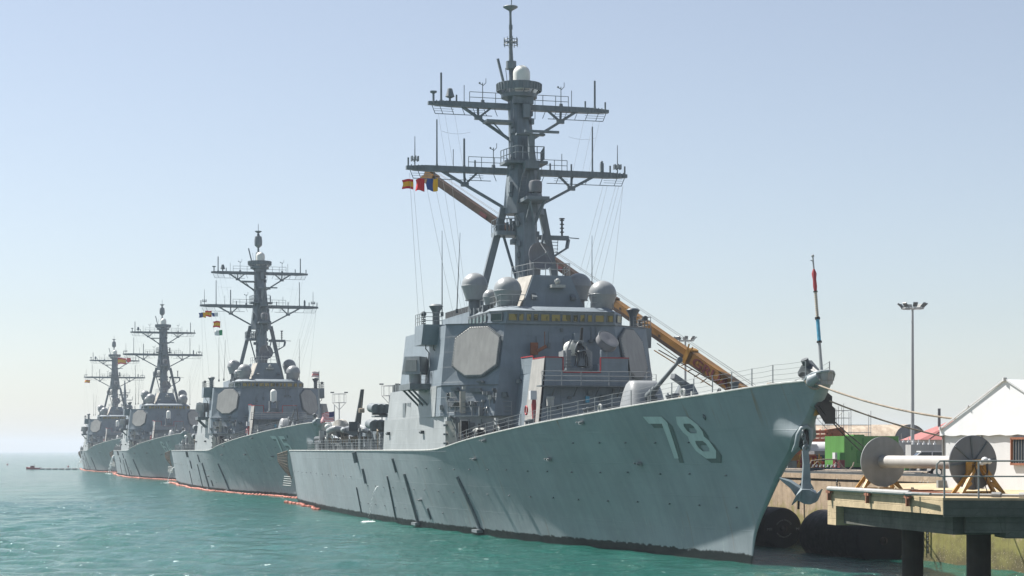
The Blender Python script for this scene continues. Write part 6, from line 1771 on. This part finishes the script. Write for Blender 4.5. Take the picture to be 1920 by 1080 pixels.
# green pickup / four wheel drive
car = thing('green_car', 'green four wheel drive car with white roof parked behind the reel drum', 'car', 1698, 172, .05)
mb = MB().loft([[(x, y, z) for x, z in ((0, .35), (4.2, .35), (4.2, .95), (3.9, 1.02), (.9, 1.08), (.05, .98))] for y in (0, 1.7)]); part('body', mb, M['dgreen'], car, 30)
mb = MB().loft([[(x, y, z) for x, z in ((1.0, 1.08), (3.9, 1.03), (3.8, 1.5), (1.5, 1.5))] for y in (.1, 1.6)]); part('cabin_glass', mb, M['glass'], car, 30)
mb = MB().box(1.45, 3.85, .06, 1.64, 1.5, 1.62).bar((1.0, .08, 1.1), (1.48, .08, 1.5), .09).bar((2.5, .06, 1.05), (2.5, .06, 1.5), .1).bar((3.83, .06, 1.05), (3.78, .06, 1.5), .1); part('roof', mb, M['white'], car)
for x in (.85, 3.3):
    for y in (0.0, 1.5): w_ = part('wheel', MB().cyl((x, y, .36), (x, y + .2, .36), .36, n=20), M['rubber'], car); part('rim', MB().cyl((x, y - .01, .36), (x, y + .02, .36), .2, n=14), M['galv'], w_)
for x in (0.0,): part('headlight', MB().box(-.02, .05, .15, .35, .7, .85), M['white'], car)
# bollard drums, tyre, lime green gas bottle trolley, cone
for k, (px, Y, lab) in enumerate([(1712, 126.5, 'left of two dark steel drums below the reel drum'), (1731, 126, 'right of two dark steel drums below the reel drum')]):
    o = MB().lathe((0, 0, 0), [(.25, 0), (.27, .02), (.24, .3), (.27, .55), (.22, .58)], 20).build('steel_drum', M['dark_fit'], None, 40, loc=put(px, Y)); tag(o, lab, 'drum', 'steel drums on the quay edge')
o = MB().torus((0, 0, .18), .36, .10, axis=(.1, .9, .35), n=26).build('tyre', M['rubber'], None, 60, loc=put(1757, 126)); tag(o, 'black tyre leaning on the quay edge left of the tent', 'tyre')
o = MB().box(0, .34, 0, .3, .25, .62).bar((.02, 0, 0), (.1, 0, .4), .05).bar((.32, 0, 0), (.25, 0, .4), .05).build('green_trolley', M['green'], None, loc=put(1697, 127)); tag(o, 'small lime green trolley low beside the left flange', 'trolley')
o = MB().lathe((0, 0, 0), [(.14, 0), (.13, .05), (.03, .45), (.01, .46)], 14).build('traffic_cone', M['brick'], None, 60, loc=put(1747, 127)); tag(o, 'faded orange cone behind the tyre', 'cone')
o = MB().box(-.13, .13, -.03, 0, 0, .62).build('red_plate', M['maroon'], None, loc=Vector((QX(124) - .12, 124, 4.6)), rz=rzq + .0); tag(o, 'dark red plate on the quay wall left of the tent', 'sign')
# planks leaning on the wall in view under the platform
for k in range(2):
    o = MB().bar((0, 0, 4.9), (1.9 - .3 * k, -.3, .3), .09).build('leaning_pole', M['dark_fit'], None, loc=(QX(118) - .25 + .25 * k, 118 - .3 * k, 0)); tag(o, ['left of two slanted dark poles against the mossy wall', 'right of two slanted dark poles against the mossy wall'][k], 'pole', 'slanted poles on the quay wall')
# scaffolding
sc_ = thing('scaffolding', 'steel tube scaffolding in front of the barrel roofed hangar', 'scaffolding', 1476, 200, 0)
mb = MB(); rr = random.Random(5)
cols_ = [(0, 5.2), (.35, 5.0), (.7, 5.2), (1.6, 6.2), (2.15, 5.9), (2.7, 5.4), (3.6, 6.0), (4.0, 5.6), (4.9, 6.4), (5.4, 6.7), (6.1, 6.1), (8.0, 5.9)]
cols_ = [(x * 1.12, z) for x, z in cols_]
for x, z in cols_:
    for y in (0, 1.2): mb.cyl((x, y, 0), (x, y, z - .25 * y), .035, n=6)
for z in (3.6, 4.4, 5.15, 5.95):
    for y in (0, 1.2): mb.cyl((0 if z < 5.5 else 1.8, y, z), (6.85 if z > 4.5 else 9.0, y, z), .035, n=6)
for a, b_ in (((.1, 3.6), (1.7, 5.1)), ((1.8, 5.1), (3.1, 3.6)), ((3.2, 5.1), (4.6, 3.6)), ((4.6, 4.4), (6.0, 5.9))): mb.cyl((a[0], 0, a[1]), (b_[0], 0, b_[1]), .03, n=6)
part('tube_frame', mb, M['pole'], sc_)
# background blocks seen between the bow and the containers
bb = thing('grey_building', 'low pale grey warehouse behind the red machinery', 'building', 1440, 330, 0)
part('wall', MB().box(0, 34, 0, 12, 0, 2.6), M['tanks'], bb, None); part('roof', MB().box(-.3, 34.3, -.3, 12.3, 2.6, 3.1), M['facade'], bb, None)
part('door', MB().box(8, 11, -.05, 0, 0, 2.2), M['navy'], bb); part('stripe', MB().box(14, 30, -.04, 0, 1.5, 1.9), M['blue'], bb)

# ------------------------------------------------------------------ floodlight masts
def flood(label, px, top_py, Y, cage=False, r=.28):
    p = put(px, Y); H_ = CAMZ + (845 - top_py) * Y / FPX - GZ
    root = empty('floodlight_mast', p); tag(root, label, 'light mast', 'tall floodlight masts on the quay')
    part('pole', MB().tube([(0, 0, 0), (0, 0, H_ * .5), (0, 0, H_)], [r, r * .8, r * .55], 14), M['pole'], root)
    if not cage:
        part('head_ring', MB().torus((0, 0, H_ + .1), 1.5, .08, n=20, m=6).bar((-1.5, 0, H_ + .1), (1.5, 0, H_ + .1), .1).bar((0, -1.5, H_ + .1), (0, 1.5, H_ + .1), .1), M['pole'], root)
        for k in range(8):
            a = 2 * PI * k / 8; c = Vector((1.75 * math.cos(a), 1.75 * math.sin(a), H_ + .55))
            mb = MB(); mb.T = frame(c, (math.cos(a), math.sin(a), .9)); mb.cbox((0, 0, 0), (.75, .6, .16)); mb.T = Matrix(); mb.bar(c, (1.5 * math.cos(a), 1.5 * math.sin(a), H_ + .1), .08)
            part('floodlight', mb, M['dark_fit'], root)
    else:
        mb = MB()
        for z in (0, 2.9): mb.torus((0, 0, H_ + z), 2.3, .09, n=16, m=6)
        for k in range(8):
            a = 2 * PI * k / 8; mb.bar((2.3 * math.cos(a), 2.3 * math.sin(a), H_), (2.3 * math.cos(a), 2.3 * math.sin(a), H_ + 2.9), .08)
        for sd in (1, -1): mb.bar((2.2 * sd, 0, H_), (0, 0, H_ - 2.4), .16)
        part('cage', mb, M['pole'], root)
        for sd in (1, -1): part('floodlight', MB().cbox((2.3 * sd, 0, H_ + 3.4), (1.2, .6, .4)), M['dark_fit'], root)
flood('tallest floodlight mast, standing right of the bow', 1711, 580, 258)
flood('floodlight mast seen just behind the yellow crane boom', 1285, 640, 335, r=.3)
flood('floodlight mast with cage top left of the superstructure of the nearest ship', 730, 742, 549, True, r=.3)
flood('floodlight mast with cage top just right of the second ship', 636, 755, 621, True, r=.3)

# ------------------------------------------------------------------ frigate beyond the destroyers, tug with boom, buoys
fr = empty('frigate', (-150, 735, 0), math.radians(105)); tag(fr, 'pale frigate with a slim lattice mast, farthest ship of the line', 'warship')
mb = MB().loft([[(s, -t * .8, -1), (s, -t, z), (s, t, z), (s, t * .8, -1)] for s, t, z in ((-6, .3, 8.5), (6, 3, 7.8), (20, 5.8, 7), (40, 6.8, 6.2), (90, 6.8, 6), (120, 6, 6))]); part('hull', mb, M['dome'], fr, 30)
mb = MB().prism([(25, 5), (60, 6), (60, -6), (25, -5)][::-1], 6, 13, [(28, 4), (58, 5), (58, -5), (28, -4)][::-1]).prism([(65, 5), (95, 5), (95, -5), (65, -5)][::-1], 6, 12); part('deckhouse', mb, M['dome'], fr)
mb = MB().tube([(40, 0, 13), (41, 0, 24), (42, 0, 36)], [1.6, 1.1, .3], 4)
for z, w in ((17, 1.8), (21, 6.5), (24, 4), (28, 3), (31, 2)): mb.bar((41, -w, z), (41, w, z), .3); mb.bar((41, -w, z), (41, -w, z + 1.5), .2); mb.bar((41, w, z), (41, w, z + 1.5), .2)
mb.bar((41, 6.3, 21), (41, .8, 17.5), .25); mb.bar((41, -6.3, 21), (41, -.8, 17.5), .25); mb.ball((41.5, 0, 26), 1.0, 12)
part('mast', mb, M['mast'], fr); part('funnel', MB().box(66, 72, -2.5, 2.5, 12, 17), M['fit'], fr)
part('whip_antenna', MB().cyl((30, 4.5, 13), (30, 4.5, 27), .12, n=5), M['fit'], fr)
tg = empty('tug', (at(54, 0, 700).x, 700, 0), .0); tag(tg, 'small dark red workboat far out at the left with a long floating pipe', 'boat')
tg.scale = (.62, .62, .62)
part('hull', MB().loft([[(x, -1.6 * k, 0), (x, -1.9 * k, z), (x, 1.9 * k, z), (x, 1.6 * k, 0)] for x, k, z in ((-1.5, .2, 1.5), (.5, 1, 1.1), (6, 1, .9), (7.5, .8, 1.1))]), M['red'], tg)
part('wheelhouse', MB().box(1.2, 3.2, -1, 1, 1, 2.2).cyl((3.5, 0, 1), (3.5, 0, 3.2), .08, n=5), M['maroon'], tg)
fp = empty('floating_pipe', (at(75, 0, 690).x, 690, 0)); tag(fp, 'dark floating pipeline stretching right from the far workboat', 'pipeline')
mb = MB()
for k in range(6): mb.cyl((k * 2.4, 0, .2), (k * 2.4 + 1.7, 0, .2), .35, n=10)
mb.cyl((0, 0, .25), (15, 0, .25), .12, n=6); part('pipe_float', mb, M['fit'], fp)
for k, (px, py, lab) in enumerate([(14, 872, 'small dark red buoy at the far left edge'), (128, 876, 'small dark red buoy left of the fourth ship')]):
    Yb = 7 * FPX / (py - 845)
    o = MB().lathe((0, 0, 0), [(.3, -.2), (.42, .1), (.3, .45), (.08, .6), (.05, .9)], 14).build('buoy', M['red'], None, 60, loc=((px - 960) / FPX * Yb, Yb, 0)); tag(o, lab, 'buoy', 'mooring buoys')

# ------------------------------------------------------------------ water: one sheet, fine near the ships, coarse to the horizon
def axis(c0, c1, lo, hi, step, grow):
    a = list(np.arange(c0, c1 + step * .5, step)); d = step; x = a[-1]
    while x < hi: d *= grow; x += d; a.append(x)
    d = step; x = a[0]; pre = []
    while x > lo: d *= grow; x -= d; pre.append(x)
    return np.array(pre[::-1] + a)
xs_ = axis(-52, 34, -9000, 9000, .42, 1.09)
ys_ = [45.0]; d = .34
while ys_[-1] < 16000:
    ys_.append(ys_[-1] + d)
    d = min(d * 1.0042, 2.0) if ys_[-1] < 420 else d * 1.06
ys_ = np.array([-300, -60, 10, 30, 40] + ys_)
GX, GY = np.meshgrid(xs_, ys_)
dx = np.gradient(xs_)[None, :] * np.ones_like(GX); dy = np.gradient(ys_)[:, None] * np.ones_like(GX)
Z = np.zeros_like(GX)
rng = np.random.RandomState(4)
for i in range(90):
    lam = .9 * (6.0 / .9) ** (rng.rand() ** 1.1)
    th = math.radians(78) + rng.normal() * .55
    k = 2 * PI / lam; A = .0140 * lam ** .75 * .58
    kx, ky = math.cos(th), math.sin(th)
    res = np.clip((lam / (2.4 * np.maximum(dx * abs(kx), dy * abs(ky)) + 1e-6) - 1) / 1.2, 0, 1)
    ph = k * (GX * kx + GY * ky) + rng.rand() * 6.28
    warp = .6 * np.sin(GX * .05 * rng.rand() + GY * .06 + i)
    s = np.sin(ph + warp)
    Z += A * res * (s + .22 * np.cos(2 * (ph + warp)))
gust = .75 + .35 * np.sin(GX * .045 + 1.3 * np.sin(GY * .02)) * np.sin(GY * .037 + GX * .011)
Z *= gust
# sheltered water under the quay side
lee = np.clip((GX - (17.6 - .268 * (GY - 104.5)) + 2) / 6, 0, 1); Z *= (1 - .2 * lee)
nx, ny = len(xs_), len(ys_)
co = np.empty((nx * ny, 3), dtype=np.float32); co[:, 0] = GX.ravel(); co[:, 1] = GY.ravel(); co[:, 2] = Z.ravel()
ii = (np.arange(ny - 1)[:, None] * nx + np.arange(nx - 1)[None, :]).ravel()
quads = np.stack([ii, ii + 1, ii + 1 + nx, ii + nx], 1).astype(np.int32)
me = bpy.data.meshes.new('water')
me.vertices.add(len(co)); me.vertices.foreach_set('co', co.ravel())
me.loops.add(quads.size); me.loops.foreach_set('vertex_index', quads.ravel())
me.polygons.add(len(quads)); me.polygons.foreach_set('loop_start', np.arange(0, quads.size, 4, dtype=np.int32)); me.polygons.foreach_set('loop_total', np.full(len(quads), 4, dtype=np.int32))
me.update(calc_edges=True); me.polygons.foreach_set('use_smooth', [True] * len(quads)); me.materials.append(M['water'])
wo = bpy.data.objects.new('water', me); COL.objects.link(wo); tag(wo, kind='structure')
print('water verts', len(co))

# ------------------------------------------------------------------ haze
HZ = bpy.data.materials.new('sea haze'); HZ.use_nodes = True; nt = NT(HZ)
for n_ in list(nt.n):
    if n_.type == 'BSDF_PRINCIPLED': nt.n.remove(n_)
pv = nt.new('ShaderNodeVolumePrincipled'); pv.inputs['Color'].default_value = (.80, .90, 1, 1); pv.inputs['Density'].default_value = HAZE; pv.inputs['Anisotropy'].default_value = 0
nt.link(pv.outputs[0], nt.n['Material Output'].inputs['Volume'])
hz = MB().box(-2600, 3600, -400, 16500, -5, 60).build('haze', HZ, None, None); tag(hz, kind='stuff', label='pale sea haze in the air', cat='haze')

# ------------------------------------------------------------------ light, sky, camera
sun_dir = Vector((-.985, SUNY, 0)).normalized(); EL = math.radians(SUNEL)
sv = Vector((sun_dir.x * math.cos(EL), sun_dir.y * math.cos(EL), math.sin(EL)))
sl = bpy.data.lights.new('sun', 'SUN'); sl.energy = SUNE; sl.angle = math.radians(.53); sl.color = (1, .955, .89)
so = bpy.data.objects.new('sun', sl); COL.objects.link(so); so.rotation_mode = 'QUATERNION'; so.rotation_quaternion = sv.to_track_quat('Z', 'Y')
w = bpy.data.worlds.new('World'); scene.world = w; w.use_nodes = True; nt = NT(w)
sk = nt.new('ShaderNodeTexSky'); sk.sky_type = 'NISHITA'; sk.sun_disc = False; sk.sun_elevation = EL
sk.sun_rotation = math.atan2(sv.x, sv.y); sk.air_density = AIR; sk.dust_density = DUST; sk.ozone_density = OZ; sk.altitude = 0
hs = nt.new('ShaderNodeHueSaturation'); hs.inputs['Saturation'].default_value = SKSAT; nt.link(sk.outputs[0], hs.inputs['Color'])
nt.link(nt.mix(1., hs.outputs[0], SKTINT, 'MULTIPLY'), nt.n['Background'].inputs[0]); nt.n['Background'].inputs[1].default_value = SKYS
cam = bpy.data.cameras.new('camera'); co_cam = bpy.data.objects.new('camera', cam); COL.objects.link(co_cam)
co_cam.location = (0, 0, CAMZ); co_cam.rotation_euler = (PI / 2, 0, 0)
cam.sensor_width = 36; cam.lens = 36 * FPX / 1920; cam.shift_y = (845 - 540) / 1920; cam.clip_end = 40000; cam.clip_start = .5
scene.camera = co_cam
vs_ = scene.view_settings; vs_.view_transform = 'Standard'; vs_.look = 'None'; vs_.gamma = 1; vs_.exposure = EXPO; vs_.use_curve_mapping = False
